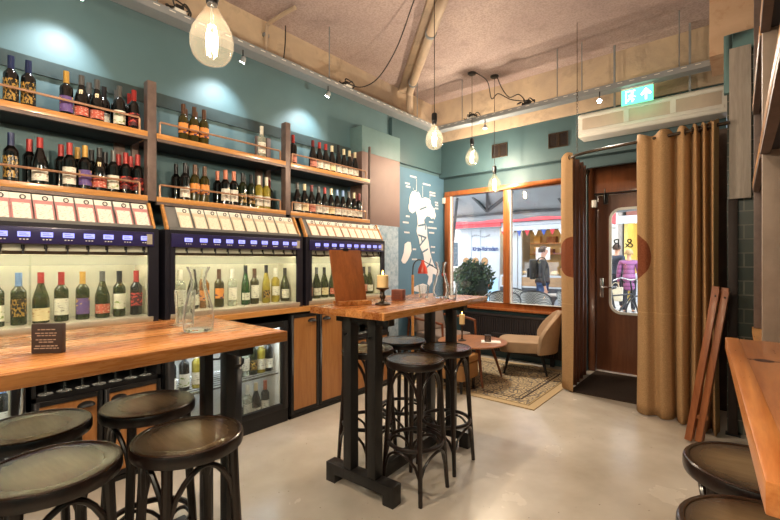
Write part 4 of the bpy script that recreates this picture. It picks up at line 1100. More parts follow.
MB(t.location).tube(RP, .015, 12).build('rail_tube', M_bronze, t)
MB(t.location).cyl((2.165, 5.46, 2.485), (2.165, 5.48, 2.485), .035).build('wall_flange', M_bronze, t)
def eyelet(cur, o, p):
    d = None
    best = min(range(1, len(RP) - 1), key=lambda i: (RP[i].x - p.x)**2 + (RP[i].y - p.y)**2)
    d = (RP[best + 1] - RP[best - 1]).normalized(); n = Vector((-d.y, d.x, 0)); c = RP[best]
    mb = MB(o); mb.tube([c + n*.026*math.cos(a) + Vector((0, 0, .026*math.sin(a))) for a in [2*PI*k/14 for k in range(14)]], .005, 6, closed=True)
    mb.build('eyelet', M_bronze, cur)
for i in (2, 9, 11, 13, 15, 17, 19): eyelet(ctR, oR, Vector((fold[i][0], fold[i][1], 0)))
for i in (1, 5, 7, 9, 11, 13, 15, 17): eyelet(ctL, oL, Vector((lf_[i][0], lf_[i][1], 0)))
tag(MB((2.65, 5.1, .001)).box(2.22, 3.38, 4.62, 5.66, .001, .012).build('door_mat', paint('dark_coir_mat', (62, 46, 34), .95, var=.15, scale=60, bump=.5, bscale=200)), 'dark coir mat on the floor inside the curtained doorway', 'mat')

# ------------------------------------------------------------------ column, side rack, ledge and folded trestle on the right
struct('column_right', MB().box(3.505, 3.56, 4.30, 4.358, 2.74, 3.205).box(3.56, 3.80, 4.30, 4.358, 3.07, 3.205), paint('teal_cap', (104, 138, 140), .5, var=.04), None, .004)
t = thing('wall_plank', 'tall weathered grey plank mounted over the dark tile wall', 'board', (3.6, 4.27, 2.4))
MB(t.location).box(3.54, 3.672, 4.262, 4.299, 1.885, 3.075).build('plank', M_rwood, t, .002)
t = thing('steel_post', 'dark brown steel post standing against the tile wall below the grey plank', 'post', (3.56, 4.32, 0))
MB(t.location).box(3.532, 3.592, 4.29, 4.352, .0, 1.884).build('shaft', paint('brown_steel', (58, 44, 40), .5, .3), t, .003)
MB(t.location).box(3.515, 3.61, 4.28, 4.354, .0, .012).build('foot_plate', M_black, t)
rk = thing('side_rack', 'steel and oak wall rack at the side seen edge-on above the reddish table', 'shelf', (4.0, 2.6, 0)); o = rk.location
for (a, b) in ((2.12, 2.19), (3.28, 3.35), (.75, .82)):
    p = MB(o).box(3.668, 3.735, a, b, .9955 if a > 2 else 1.113, 2.98).build('post', paint('bulb_lit_post', (168, 146, 130), .5, .1) if a < 3 else M_shelfsteel, rk, .002)  # nearer posts get a lighter colour for bulb light falling on them
for z in ZS:
    for (a, b) in ((.82, 2.12), (2.19, 3.28)):
        sh = MB(o).box(3.676, 4.34, a, b, z - .012, z, 0).box(3.684, 4.34, a, b, z - .045, z - .0125, 1).build('shelf', [M_oak, M_dark], rk)
        MB(o).box(3.661, 3.6755, a, b, z - .036, z + .001).build('oak_edge', M_oak, sh, .001)
        MB(o).box(3.662, 3.69, a, b, z - .058, z - .037).build('steel_lip', M_shelfsteel, sh)
        MB(o).tube([(3.686, a + .03, z), (3.686, a + .03, z + .085), (3.686, a + .036, z + .092), (3.686, b - .036, z + .092), (3.686, b - .03, z + .085), (3.686, b - .03, z)], .0055, 8).build('guard_rail', M_copper, sh)
    for j, (y, k) in enumerate([(2.35, 'navy'), (2.52, 'redw'), (2.70, 'orange'), (2.88, 'scene'), (3.05, 'salmon'), (3.18, 'darkw')]):
        sh_, gl, cp, lb, lz, words = K[k]
        bottle((3.79 + .02*(j % 2), y, z + .001), sh_, gl, cp, lb, f'{words}, {ORD[j]} along the {"upper" if z > 2 else "lower"} shelf of the side rack', 'bottles on the side rack', lz or (.04, .12), rz=PI)
t = thing('wall_ledge', 'yellow oak ledge on a dark base beside the tile wall beyond the reddish table', 'counter', (3.9, 2.9, 0)); o = t.location
MB(o).box(3.66, 4.33, 2.03, 3.36, .955, .995).build('ledge_top', M_oak, t, .003)
MB(o).box(3.70, 4.33, 2.06, 3.34, 0, .954).build('ledge_base', M_black, t)
# folded trestle: two pairs of slats leaning on the curtain end
t = thing('folded_trestle', 'folded red wooden trestle leaning beside the tan curtain', 'trestle', (3.35, 3.97, 0))
o = t.location
for k, (b0, b1) in enumerate((((3.300, 3.935, .0), (3.468, 4.05, 1.175)), ((3.362, 3.95, .0), (3.525, 4.055, 1.165)))):
    b0 = Vector(b0); b1 = Vector(b1); dirv = (b1 - b0).normalized()
    l = MB(o).bar(b0 + Vector((0, 0, .012)), b1, .046, .030, (.25, 1, .0)).build('slat', M_fold, t, .004)
    l2 = MB(o).bar(b0 + Vector((.01, .055, .012)), b1 + Vector((-.004, .055, .02)), .046, .026, (.25, 1, 0)).build('slat', M_fold, t, .004)
    c = b1 - dirv*.05
    MB(o).cyl(c - Vector((0, .022, 0)), c + Vector((0, .08, 0)), .007, n=10).build('pivot_bolt', M_bronze, l)
MB(o).bar((3.31, 3.955, .2), (3.42, 3.97, .2), .02, .03).build('cross_slat', M_fold, t)

# ------------------------------------------------------------------ map of Italy on the wall
M_map = paint('white_map_paint', (232, 226, 226), .7, var=.02)
boot = [(4.721,2.272),(4.74,2.33),(4.789,2.39),(4.82,2.392),(4.859,2.413),(4.875,2.385),(4.892,2.381),(4.93,2.40),(4.968,2.37),(4.99,2.33),(5.026,2.306),(5.09,2.335),(5.15,2.335),(5.21,2.325),(5.252,2.302),(5.25,2.26),(5.278,2.232),(5.32,2.20),(5.356,2.195),(5.365,2.14),(5.394,2.094),(5.356,2.023),(5.32,2.05),(5.278,2.026),(5.22,2.06),(5.15,2.06),(5.105,2.022),(5.11,1.97),(5.125,1.928),(5.15,1.88),(5.155,1.829),(5.165,1.757),(5.19,1.69),(5.206,1.627),(5.237,1.511),(5.288,1.409),(5.356,1.305),(5.447,1.244),(5.41,1.155),(5.36,1.18),(5.309,1.188),(5.288,1.07),(5.216,1.0),(5.165,1.046),(5.201,1.147),(5.125,1.221),(5.075,1.308),(5.085,1.394),(5.065,1.48),(5.02,1.54),(4.978,1.593),(4.949,1.705),(4.892,1.815),(4.90,1.87),(4.92,1.929),(4.906,2.04),(4.873,2.121),(4.83,2.09),(4.789,2.072),(4.721,2.094),(4.70,2.13),(4.699,2.174),(4.72,2.22)]
sard = [(4.61,1.624),(4.68,1.66),(4.744,1.656),(4.76,1.60),(4.767,1.532),(4.73,1.46),(4.676,1.395),(4.62,1.35),(4.566,1.354),(4.532,1.395),(4.56,1.45),(4.588,1.502)]
sic = [(4.80,1.0),(4.9,1.03),(5.05,1.05),(5.16,1.02),(5.14,.95),(5.06,.90),(4.94,.93),(4.84,.95)]
t = thing('map_decal', 'white painted map of Italy with place names on the blue end wall', 'map', (.002, 5.0, 1.5))
for pl in (boot, sard, sic):
    MB(t.location).prism(pl, 'x', .0008, .003).build('map_shape', M_map, t)
M_mapl = paint('blue_map_letters', (92, 124, 146), .6)
for chh, (y, z), a, sz in (('I', (5.04, 2.165), -72, .27), ('T', (5.01, 1.915), -80, .28), ('A', (5.03, 1.71), -76, .28), ('L', (5.09, 1.50), -70, .27), ('Y', (5.20, 1.32), -62, .27)):
    r = math.radians(a)
    text_obj('lettering', chh, sz, M_mapl, (.0042, y, z), (0, math.cos(r), math.sin(r)), (0, -math.sin(r), math.cos(r)), t, .0015)
for (ya, za, yb) in ((4.735, 2.60, 4.885), (4.62, 2.485, 4.73), (4.64, 2.44, 4.74), (5.05, 2.535, 5.25), (5.225, 2.43, 5.38), (5.24, 2.39, 5.38), (5.37, 2.29, 5.46), (5.38, 2.25, 5.46), (5.37, 2.20, 5.46), (4.64, 2.02, 4.73), (4.57, 1.93, 4.70), (4.60, 1.79, 4.72), (5.21, 1.98, 5.33), (5.175, 1.89, 5.42), (5.21, 1.815, 5.35), (5.26, 1.60, 5.37), (5.28, 1.515, 5.36), (4.80, 1.555, 4.88), (4.78, 1.41, 4.90)):
    y = ya; nm = MB(t.location)
    while y < yb - .004:
        w_ = min(random.uniform(.010, .018), yb - y); nm.box(.0008, .0022, y, y + w_, za - .012, za + .012); y += w_ + .006
    nm.build('place_name', M_map, t)
for (y, za, zb) in ((4.885, 2.40, 2.58), (5.04, 2.33, 2.50), (4.81, 2.41, 2.44), (5.23, 2.33, 2.42)): MB(t.location).box(.0008, .002, y, y + .006, za, zb).build('pointer_line', M_map, t)

# ------------------------------------------------------------------ lounge by the window
rg = MB((1.22, 4.62, .001)).box(.30, 2.14, 3.82, 5.42, .001, .009).build('rug', rug_mat(.92, .80)); tag(rg, 'patterned beige persian rug with plain border under the lounge chairs', 'rug')
ra = thing('radiator', 'long dark ribbed radiator below the window', 'radiator', (1.15, 5.54, .1)); o = ra.location
for zz0, zz1 in ((.10, .60),):
    mb = MB(o).box(.36, 1.92, 5.53, 5.56, zz0, zz1)
    k = 0
    while .37 + k*.034 < 1.9: mb.box(.37 + k*.034, .37 + k*.034 + .02, 5.515, 5.531, zz0 + .02, zz1 - .02); k += 1
    mb.build('ribbed_panel', M_radiator, ra)
MB(o).box(.34, 1.94, 5.505, 5.575, .60, .63).build('top_grille', M_radiator, ra, .004)
for xx in (.55, 1.7): MB(o).box(xx, xx + .05, 5.53, 5.56, 0, .10).build('foot', M_radiator, ra)
MB(o).box(.90, 1.36, 5.44, 5.51, .33, .37).build('pipe_shelf', M_radiator, ra)
def cushion(x0, x1, y0, y1, z0, z1, mat, name, parent, bev=.03):
    return MB().box(x0, x1, y0, y1, z0, z1).build(name, mat, parent, bev, 4)
# tub chair
t = thing('tub_chair', 'beige velvet tub chair with black tapered legs beside the left curtain', 'armchair', (1.54, 5.10, .0118), math.radians(202))
sp = [(-.24, -.27), (.20, -.26), (.28, -.20), (.31, 0), (.28, .20), (.20, .26), (-.24, .27), (-.30, .16), (-.32, 0), (-.30, -.16)]
sm = [tuple(v)[:2] for v in spline([(a, b, 0) for a, b in sp] + [(sp[0][0], sp[0][1], 0)], 4)][:-1]
MB().prism([(-a, b) for a, b in sm], 'z', .27, .40).build('seat', M_velvet, t, .045, 4)
vs = []; fs = []; n = 28; mz = 10
for j in range(mz + 1):
    for i in range(n + 1):
        a = (-68 + 136*i/n)*PI/180
        f = j/mz; top = .40 + .37*max(0, math.cos(a*1.28))**.6
        z = .27 + (top - .27)*f; r = .315 + .05*f
        vs.append((-r*math.cos(a) - .01, r*math.sin(a)*.93, z))
for j in range(mz):
    for i in range(n): fs.append((j*(n+1)+i, j*(n+1)+i+1, (j+1)*(n+1)+i+1, (j+1)*(n+1)+i))
bk = MB(); bk.add(vs, fs); bo = bk.build('backrest', M_velvet, t)
s = bo.modifiers.new('padding', 'SOLIDIFY'); s.thickness = .055; s.offset = 1
s2 = bo.modifiers.new('round', 'BEVEL'); s2.width = .02; s2.segments = 3
for (x, y) in ((.22, -.20), (.22, .20), (-.22, -.20), (-.22, .20)):
    MB().tube([(x*.82, y*.82, .275), (x*1.12, y*1.12, 0)], [.022, .012], 10).build('leg', M_black, t)
# wooden armchair at the far left
t = thing('wooden_armchair', 'wood-framed armchair with grey-brown cushions behind the centre table', 'armchair', (.52, 4.78, .0118), math.radians(-12))
cushion(-.25, .27, -.27, .27, .30, .42, M_greyfab, 'seat_cushion', t)
bc = MB().box(-.06, .06, -.27, .27, 0, .46).mesh('back_cushion', M_greyfab, .03, 4)
ob = link('back_cushion', bc, t); ob.location = (-.25, 0, .40); ob.rotation_euler = (0, -.25, 0)
for s in (-1, 1):
    MB().tube(spline([(-.36, s*.31, .60), (-.1, s*.32, .60), (.15, s*.32, .595), (.30, s*.31, .575)], 4), .017, 10).build('armrest', M_walnut, t)
    MB().tube([(.30, s*.31, .59), (.34, s*.31, 0)], [.016, .012], 10).build('leg', M_walnut, t)
    MB().tube([(-.33, s*.31, .60), (-.40, s*.31, 0)], [.016, .012], 10).build('leg', M_walnut, t)
    MB().bar((-.36, s*.29, .28), (.31, s*.29, .30), .022, .04).build('side_rail', M_walnut, t)
# footstool
t = thing('footstool', 'tan leather footstool with short dark legs in front of the coffee table', 'footstool', (1.20, 3.912, .0105)); 
MB().box(-.21, .23, -.17, .17, .13, .30).build('upholstered_box', M_tan, t, .02, 3)
MB().box(-.215, .235, -.175, .175, .302, .385).build('top_cushion', M_tan, t, .028, 4)
for (x, y) in ((-.17, -.13), (.19, -.13), (-.17, .13), (.19, .13)): MB().tube([(x, y, .135), (x, y, 0)], [.02, .014], 8).build('leg', M_black, t)
# coffee table
t = thing('coffee_table', 'round wooden coffee table with splayed walnut legs on the rug', 'table', (1.20, 4.36, .0118))
MB().lathe([(0, .415), (.36, .415), (.395, .425), (.40, .436), (.395, .441), (0, .441)], n=48).build('table_top', wood('walnut_round_top', (132, 82, 52), (186, 128, 88), 'y', .3, .3), t)
MB().lathe([(0, .395), (.22, .395), (.22, .414), (0, .414)], n=24).build('top_bearer', M_walnut, t)
for a in (-44, 52, 140, 228):
    q = math.radians(a); MB().tube([(.23*math.cos(q), .23*math.sin(q), .405), (.375*math.cos(q), .375*math.sin(q), 0)], [.021, .012], 10).build('leg', M_walnut, t)
ZK = .4536
candle((1.10, 4.30, ZK), 2, .032, .11, 'slim dark candlestick on the coffee table', 'lit pillar candle on the coffee table candlestick', M_bronze)
sign_block((1.37, 4.42, ZK + .004), math.radians(25), .07, .075, .05, paint('dark_brown_sign', (62, 46, 42), .45), paint('gilt_lettering', (190, 160, 140), .5), 'small dark sign block on the coffee table')
mn = MB(); mn.obox((1.40, 4.44, ZK + .0016), (.22, .15, .003), Matrix.Rotation(.5, 3, 'Z')); tag(mn.build('menu_sheet', M_paper), 'white menu sheet under the sign block on the coffee table', 'menu')
tumbler((1.00, 4.18, ZK), .030, .038, .10, 'clear tumbler on the coffee table beyond the far table post', 'faceted tumblers')
# floor lamp by the map wall
t = thing('floor_lamp', 'wooden-pole floor lamp with red metal shade by the map wall', 'floor lamp', (.40, 4.265, .0095))
MB().lathe([(0, 0), (.13, 0), (.13, .012), (.03, .02), (.02, .03), (0, .03)], n=24).build('base', M_black, t)
MB().cyl((0, 0, .03), (0, 0, 1.20), .020, .017, n=12).build('pole', M_oak, t)
MB().tube(spline([(0, 0, 1.20), (.0, .02, 1.33), (.02, .08, 1.39), (.05, .15, 1.385)], 6), .008, 8).build('arm', M_black, t)
MB().tube([(.05, .15, 1.385), (.10, .36, 1.29), (.14, .50, 1.20)], .006, 8).build('counter_arm', M_black, t)
MB().ball((.145, .515, 1.19), .028).build('red_knob', M_red, t)
MB().lathe([(0, 1.40), (.018, 1.40), (.022, 1.36), (.030, 1.345), (.058, 1.29), (.066, 1.235), (.066, 1.225), (.062, 1.235), (.054, 1.29), (.028, 1.335), (0, 1.34)], (.05, .15, -.01), 24).build('lamp_shade', M_red, t)

# ------------------------------------------------------------------ the street outside
struct('pavement', MB().box(-22, 18, 5.86, 34, -.12, -.004), stained('grey_pavers', (150, 148, 144), (172, 170, 166), (120, 118, 114), .8, 1.2, 5., .3, 30.))
# grey terrace canopy on dark struts
M_canvas = paint('grey_canvas', (166, 168, 172), .85, var=.06, scale=2)
M_strut = paint('dark_strut', (74, 76, 80), .5)
t = thing('terrace_canopy', 'wide grey canvas canopy on dark struts over the outdoor terrace', 'canopy', (.3, 7, 0)); o = t.location
cv = MB(o)
def sheet(pts_lo, pts_hi, mb, th=.012, n=10):
    pass
vs = []; fs = []; nx, ny = 16, 10
for j in range(ny + 1):
    for i in range(nx + 1):
        x = -3.6 + 7.4*i/nx; y = 6.0 + 2.4*j/ny
        z = 3.28 - .85*(j/ny) - .05*math.sin(PI*j/ny) - .03*math.sin(i/nx*PI*4)**2
        vs.append((x, y, z))
for j in range(ny):
    for i in range(nx): a = j*(nx+1)+i; fs.append((a, a+1, a+nx+2, a+nx+1))
cv.add(vs, fs)
cvs = cv.build('canvas', M_canvas, t); sd = cvs.modifiers.new('thickness', 'SOLIDIFY'); sd.thickness = .012
vl = MB(o); vs = []; fs = []
for i in range(61):
    x = -3.6 + 7.4*i/60; yy = 8.40 + .02*math.sin(i*.9); vs += [(x, yy, 2.43), (x, yy + .01, 2.27 + .012*math.sin(i*.8))]
for i in range(60): fs.append((2*i, 2*i+1, 2*i+3, 2*i+2))
vl.add(vs, fs); vo = vl.build('valance', M_canvas, t); sd = vo.modifiers.new('thickness', 'SOLIDIFY'); sd.thickness = .01
MB(o).bar((-3.6, 8.36, 2.39), (3.8, 8.36, 2.39), .04, .04).build('front_beam', M_strut, t)
for (a, b) in (((-1.42, 8.1, 1.2), (-.80, 7.4, 2.80)), ((-.45, 8.0, 2.42), (-.62, 7.0, 2.98)), ((-.45, 8.0, 2.42), (.05, 7.0, 2.96)), ((-.45, 8.0, 2.42), (.65, 7.3, 2.82)), ((.65, 7.3, 2.80), (2.6, 7.3, 2.80)), ((1.05, 8.3, 2.40), (1.05, 7.0, 2.92))):
    MB(o).bar(a, b, .05, .05).build('strut', M_strut, t)
for x in (-1.42, 3.3): MB(o).box(x - .04, x + .04, 8.06, 8.14, 0, 2.40 if x > 0 else 1.25).build('mast', M_strut, t)
# food trailer
M_van = paint('white_trailer_panel', (178, 184, 190), .4, var=.02)
M_vanb = paint('pale_blue_panel', (160, 200, 228), .4, var=.05)
M_warmwall = paint('warm_stall_wall', (226, 196, 140), .6, var=.1, scale=4)
M_darkband = paint('dark_chassis', (44, 46, 52), .5)
t = thing('food_trailer', 'white food trailer with lit serving hatch and blue lettering across the street', 'food trailer', (.6, 11, 0)); o = t.location
MB(o).box(-2.28, -1.10, 10.0, 12.2, .62, 2.24).box(-2.28, -1.10, 10.0, 12.2, .32, .62).build('side_cabin', M_van, t, .02)
MB(o).box(-2.24, -1.15, 9.990, 9.999, .34, .92).build('blue_graphic', M_vanb, t)
for x in (-1.94, -1.66): MB(o).box(x, x + .012, 9.988, 9.998, .36, 2.2).build('panel_seam', paint('grey_seam', (170, 176, 182), .5), t)
text_obj('lettering', 'Klein-Volendam', .165, paint('blue_lettering', (24, 56, 120), .5), (-1.515, 9.986, 1.69), (1, 0, 0), (0, 0, 1), t, .004, .70, .005)
cr = MB(o)
for k in range(9): cr.tube([(-1.9 + k*.06, 9.987, 2.02 + .03*math.sin(k*.8)), (-1.87 + k*.06, 9.987, 2.05 + .03*math.sin(k*.8 + .5))], .008, 5)
cr.build('crest_line', paint('grey_crest', (120, 110, 104), .5), t)
for k, x in enumerate((-2.08, -1.80, -1.53)):
    f = MB(o).lathe([(0, 0), (.09, 0), (.10, .012), (.08, .02), (0, .022)], (x, 9.975, 1.37), 16, 0, axis='y').build('food_picture', paint('bread_brown', (186, 140, 88), .6, var=.3, scale=25), t)
MB(o).box(-1.58, -1.38, 9.982, 9.992, .70, 1.02).build('poster', ink('poster_print', (232, 226, 216), (190, 90, 60), 9, 9, .55), t)
MB(o).box(-2.4, 1.1, 9.85, 12.4, 2.24, 2.34).box(-1.0, 1.05, 9.85, 9.9, 2.12, 2.24).build('roof', M_van, t, .02)
MB(o).prism([(9.78, 2.345), (9.86, 2.60), (12.3, 2.75), (12.3, 2.345)], 'x', -2.4, 1.1).box(-2.4, -1.0, 9.80, 9.849, 2.25, 2.345).build('red_awning_roof', paint('red_roof', (206, 62, 70), .5, var=.05), t)
MB(o).box(-1.10, 0.95, 12.0, 12.1, .2, 2.24).box(.85, 0.95, 10.0, 12.0, .2, 2.24).build('interior_wall', M_warmwall, t)
MB(o).box(-1.10, 0.95, 10.0, 10.03, .26, .72).box(-1.1, 0.95, 10.0, 12.1, .12, .17).build('chassis', M_darkband, t)
MB(o).box(-1.10, 0.95, 10.0, 10.45, .72, 1.02).build('counter_front', M_van, t)
MB(o).box(-1.05, .9, 9.985, 9.992, .76, .98).build('counter_stripe', paint('stripe_wood', (160, 126, 90), .5), t)
MB(o).box(-.95, .84, 10.05, 10.06, 1.02, 1.34).box(-.95, .84, 10.05, 10.45, 1.34, 1.35).build('display_glass', M_glass, t)
for k in range(7):
    x = -.85 + k*.26
    MB(o).ball((x, 10.25, 1.08), .09, 10, 6, (1.2, 1, .55)).build('loaf', paint('loaf_%d' % (k % 3), ((206, 150, 84), (226, 196, 140), (170, 104, 60))[k % 3], .6, var=.15, scale=20), t)
for zz in (1.55, 1.85):
    MB(o).box(-1.0, .84, 11.7, 12.0, zz, zz + .03).build('wall_shelf', M_oak, t)
    for k in range(5):
        h = random.uniform(.12, .2)
        MB(o).box(-.9 + k*.36, -.9 + k*.36 + random.uniform(.16, .3), 11.75, 11.95, zz + .031, zz + .031 + h).build('goods', paint('goods_%d' % (k % 4), ((220, 170, 90), (150, 90, 50), (230, 220, 190), (190, 110, 60))[k % 4], .6), t)
for x in (-.62, .86): MB(o).box(x, x + .10, 9.96, 10.03, .32, 2.24).build('door_post', M_van, t, .01)
MB(o).box(-.98, -.62, 9.93, 9.96, .35, 2.1).build('open_door', M_van, t, .01)
for x in (-.15, .48):
    wl_ = MB(o).tube([(x, 9.95, .34), (x, 10.15, .34)], .33, 24).build('wheel', M_black, t)
    MB(o).lathe([(0, 0), (.19, 0), (.2, .02), (.17, .03), (.05, .01), (0, .01)], (x, 9.92, .34), 20, 0, axis='y').build('hub_cap', M_galv, wl_)
fg = MB(o); FLC = [paint('flag_red', (200, 50, 60), .6), paint('flag_white', (235, 235, 235), .6), paint('flag_blue', (50, 80, 160), .6)]
for k in range(10): fg.prism([(-1.0 + k*.2, 2.12), (-1.0 + k*.2 + .13, 2.12), (-1.0 + k*.2 + .065, 1.98)], 'y', 9.86, 9.864, k % 3)
fg.build('bunting_flag_print', FLC, t)
MB(o).box(-.35, .0, 10.46, 10.5, 1.40, 1.72).build('menu_screen', paint('pale_menu', (235, 236, 240), .5), t)
MB(o).box(-1.0, .84, 10.3, 10.36, 2.19, 2.235).build('lamp_strip', emit('warm_stall_lamp', (255, 214, 150), 14.), t)
# second stall seen through the door glass
t = thing('market_stall', 'warm lit market stall with white counter seen through the door glass', 'market stall', (2.6, 16.5, 0)); o = t.location
MB(o).box(.6, 5.6, 17.6, 17.7, 0, 2.9).box(.6, .7, 16.0, 17.6, 0, 2.9).build('back_wall', paint('yellow_stall_wall', (236, 210, 120), .6, var=.06), t)
MB(o).box(.5, 5.7, 15.4, 17.7, 2.75, 2.85).build('stall_roof', M_van, t)
MB(o).prism([(15.3, 2.60), (15.4, 2.85), (15.42, 2.85), (15.34, 2.58)], 'x', .5, 5.7).build('scalloped_valance', M_van, t)
MB(o).box(.9, 5.4, 15.8, 16.3, 0, .95).build('stall_counter', M_van, t)
MB(o).box(.8, 5.5, 16.6, 16.66, 2.68, 2.74).build('lamp_strip', emit('warm_stall_lamp', (255, 214, 150), 14.), t)
# houses behind
def house(name, label, x0, x1, y, h, mat):
    t = thing(name, label, 'building', ((x0 + x1)/2, y, 0), 0, 'town houses across the square'); o = t.location
    MB(o).box(x0, x1, y, y + 4, 0, h).build('facade', mat, t)
    n = max(2, int((x1 - x0)/1.8))
    for r in range(3):
        for k in range(n):
            xc = x0 + (k + .5)*(x1 - x0)/n; z0 = .9 + r*2.9
            if z0 + 1.8 > h: continue
            f = MB(o).box(xc - .55, xc + .55, y - .06, y - .002, z0, z0 + 1.75).build('window', M_white, t)
            MB(o).box(xc - .48, xc - .03, y - .068, y - .061, z0 + .08, z0 + 1.67).box(xc + .03, xc + .48, y - .068, y - .061, z0 + .08, z0 + 1.67).build('pane', paint('dark_window_pane', (70, 82, 92), .1), f)
    MB(o).box(x0 - .1, x1 + .1, y - .2, y + 4.1, h, h + .3).build('cornice', M_white, t)
house('town_house', 'red brick town house beyond the market stall', -1, 6, 25, 9, paint('dull_brick', (150, 96, 84), .8, var=.12, scale=3))
house('town_house', 'pale rendered town house behind the food trailer', -12, -1.2, 24, 8, paint('pale_render', (196, 190, 180), .8))
house('town_house', 'grey town house beyond the end of the square', 6.2, 16, 26, 9, paint('grey_render', (150, 150, 150), .8))
# shrub in a planter
t = thing('planter_shrub', 'dense dark green shrub in a planter outside the window', 'shrub', (.04, 6.45, 0)); o = t.location
MB(o).prism([(-.20, 0), (.28, 0), (.34, .62), (-.26, .62)], 'y', 6.22, 6.68).build('planter', paint('grey_planter', (110, 110, 108), .6), t, .01)
lf = MB(o); random.seed(3)
for k in range(1500):
    a = random.uniform(0, 2*PI); v_ = random.uniform(-1, 1); rr = random.uniform(.75, 1.0)*(1 + .12*math.sin(3*a) + .1*math.sin(5*v_))
    q = math.sqrt(1 - v_*v_)
    c = Vector((.04 + .35*rr*q*math.cos(a), 6.45 + .30*rr*q*math.sin(a), 1.04 + .39*rr*v_))
    nrm = Vector((random.uniform(-1, 1), random.uniform(-1, 1), random.uniform(-.2, 1))).normalized(); u = nrm.orthogonal().normalized(); w_ = nrm.cross(u)
    L_ = random.uniform(.03, .05); lf.add([c - u*L_, c + w_*L_*.42 + nrm*.006, c + u*L_, c - w_*L_*.42 + nrm*.006], [(0, 1, 2, 3)])
lf.build('foliage', paint('dark_leaf', (34, 54, 30), .45, var=.25, scale=8, rgb2=(62, 88, 44)), t, merge=False)
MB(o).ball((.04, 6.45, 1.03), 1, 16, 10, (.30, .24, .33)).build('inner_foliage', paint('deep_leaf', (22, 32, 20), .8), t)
# terrace chairs and tables
def wicker(label, loc, rz):
    t = thing('wicker_chair', label, 'chair', loc, rz, 'grey wicker terrace chairs')
    MB().prism([(.23*math.cos(a)*(1), .23*math.sin(a)) for a in [2*PI*k/24 for k in range(24)]], 'z', .43, .46).build('seat', M_wicker, t)
    vs = []; fs = []; n = 20; m = 8
    for j in range(m + 1):
        for i in range(n + 1):
            a = (-95 + 190*i/n)*PI/180; top = .60 + .26*max(0, math.cos(a*.9))**.6; z = .47 + (top - .47)*j/m; r = .235 + .035*j/m
            vs.append((r*math.sin(a), -r*math.cos(a), z))
    for j in range(m):
        for i in range(n): fs.append((j*(n+1)+i, j*(n+1)+i+1, (j+1)*(n+1)+i+1, (j+1)*(n+1)+i))
    b = MB().add(vs, fs).build('backrest', M_wicker, t); s = b.modifiers.new('t', 'SOLIDIFY'); s.thickness = .016
    MB().tube(vs[-(n+1):], .013, 8).build('rim', M_strut, t)
    for (x, y) in ((-.17, -.17), (.17, -.17), (-.17, .17), (.17, .17)): MB().tube([(x, y, .43), (x*1.2, y*1.2, 0)], .013, 8).build('leg', M_strut, t)
    return t
wicker('wicker terrace chair in front of the backpacker, nearest the window', (.79, 7.45, 0), .1)
wicker('wicker terrace chair standing just left of the nearest one', (.30, 7.95, 0), -.3)
wicker('wicker terrace chair beside the shrub', (.38, 7.05, 0), .3)
wicker('wicker terrace chair half hidden by the left curtain', (1.36, 7.72, 0), -.2)
for (x, y, lab) in ((-.22, 7.35, 'small grey terrace table near the shrub'), (.98, 8.25, 'small grey terrace table before the food trailer')):
    t = thing('terrace_table', lab, 'table', (x, y, 0), 0, 'terrace tables')
    MB().lathe([(0, .71), (.29, .71), (.30, .72), (.30, .735), (0, .735)], n=28).build('table_top', paint('pale_table_top', (176, 172, 166), .5), t)
    MB().lathe([(0, 0), (.2, 0), (.2, .012), (.03, .03), (.022, .06), (.022, .709), (0, .709)], n=16).build('pedestal', M_strut, t)

# ------------------------------------------------------------------ people in the street
def skin_mesh(chains, root, level=1, mats=None):
    """chains: list of [(point, radius)...]; points that coincide are one joint"""
    bm = bmesh.new(); sk = bm.verts.layers.skin.verify(); at = {}
    def vert(p, r):
        k = tuple(round(c, 4) for c in p)
        if k not in at:
            v = bm.verts.new(p); v[sk].radius = (r, r) if not isinstance(r, tuple) else r; v[sk].use_root = (k == tuple(round(c, 4) for c in root)); at[k] = v
        return at[k]
    for chn in chains:
        for (p, r), (q, s) in zip(chn, chn[1:]):
            a, b = vert(p, r), vert(q, s)
            if bm.edges.get((a, b)) is None: bm.edges.new((a, b))
    me = bpy.data.meshes.new('body'); bm.to_mesh(me); bm.free()
    ob = bpy.data.objects.new('tmp', me); C.objects.link(ob)
    m = ob.modifiers.new('skin', 'SKIN'); m.use_smooth_shade = True; m.branch_smoothing = .3
    s = ob.modifiers.new('sub', 'SUBSURF'); s.levels = level; s.render_levels = level
    out = bpy.data.meshes.new_from_object(ob.evaluated_get(bpy.context.evaluated_depsgraph_get()))
    bpy.data.objects.remove(ob)
    for p in out.polygons: p.use_smooth = True
    return out
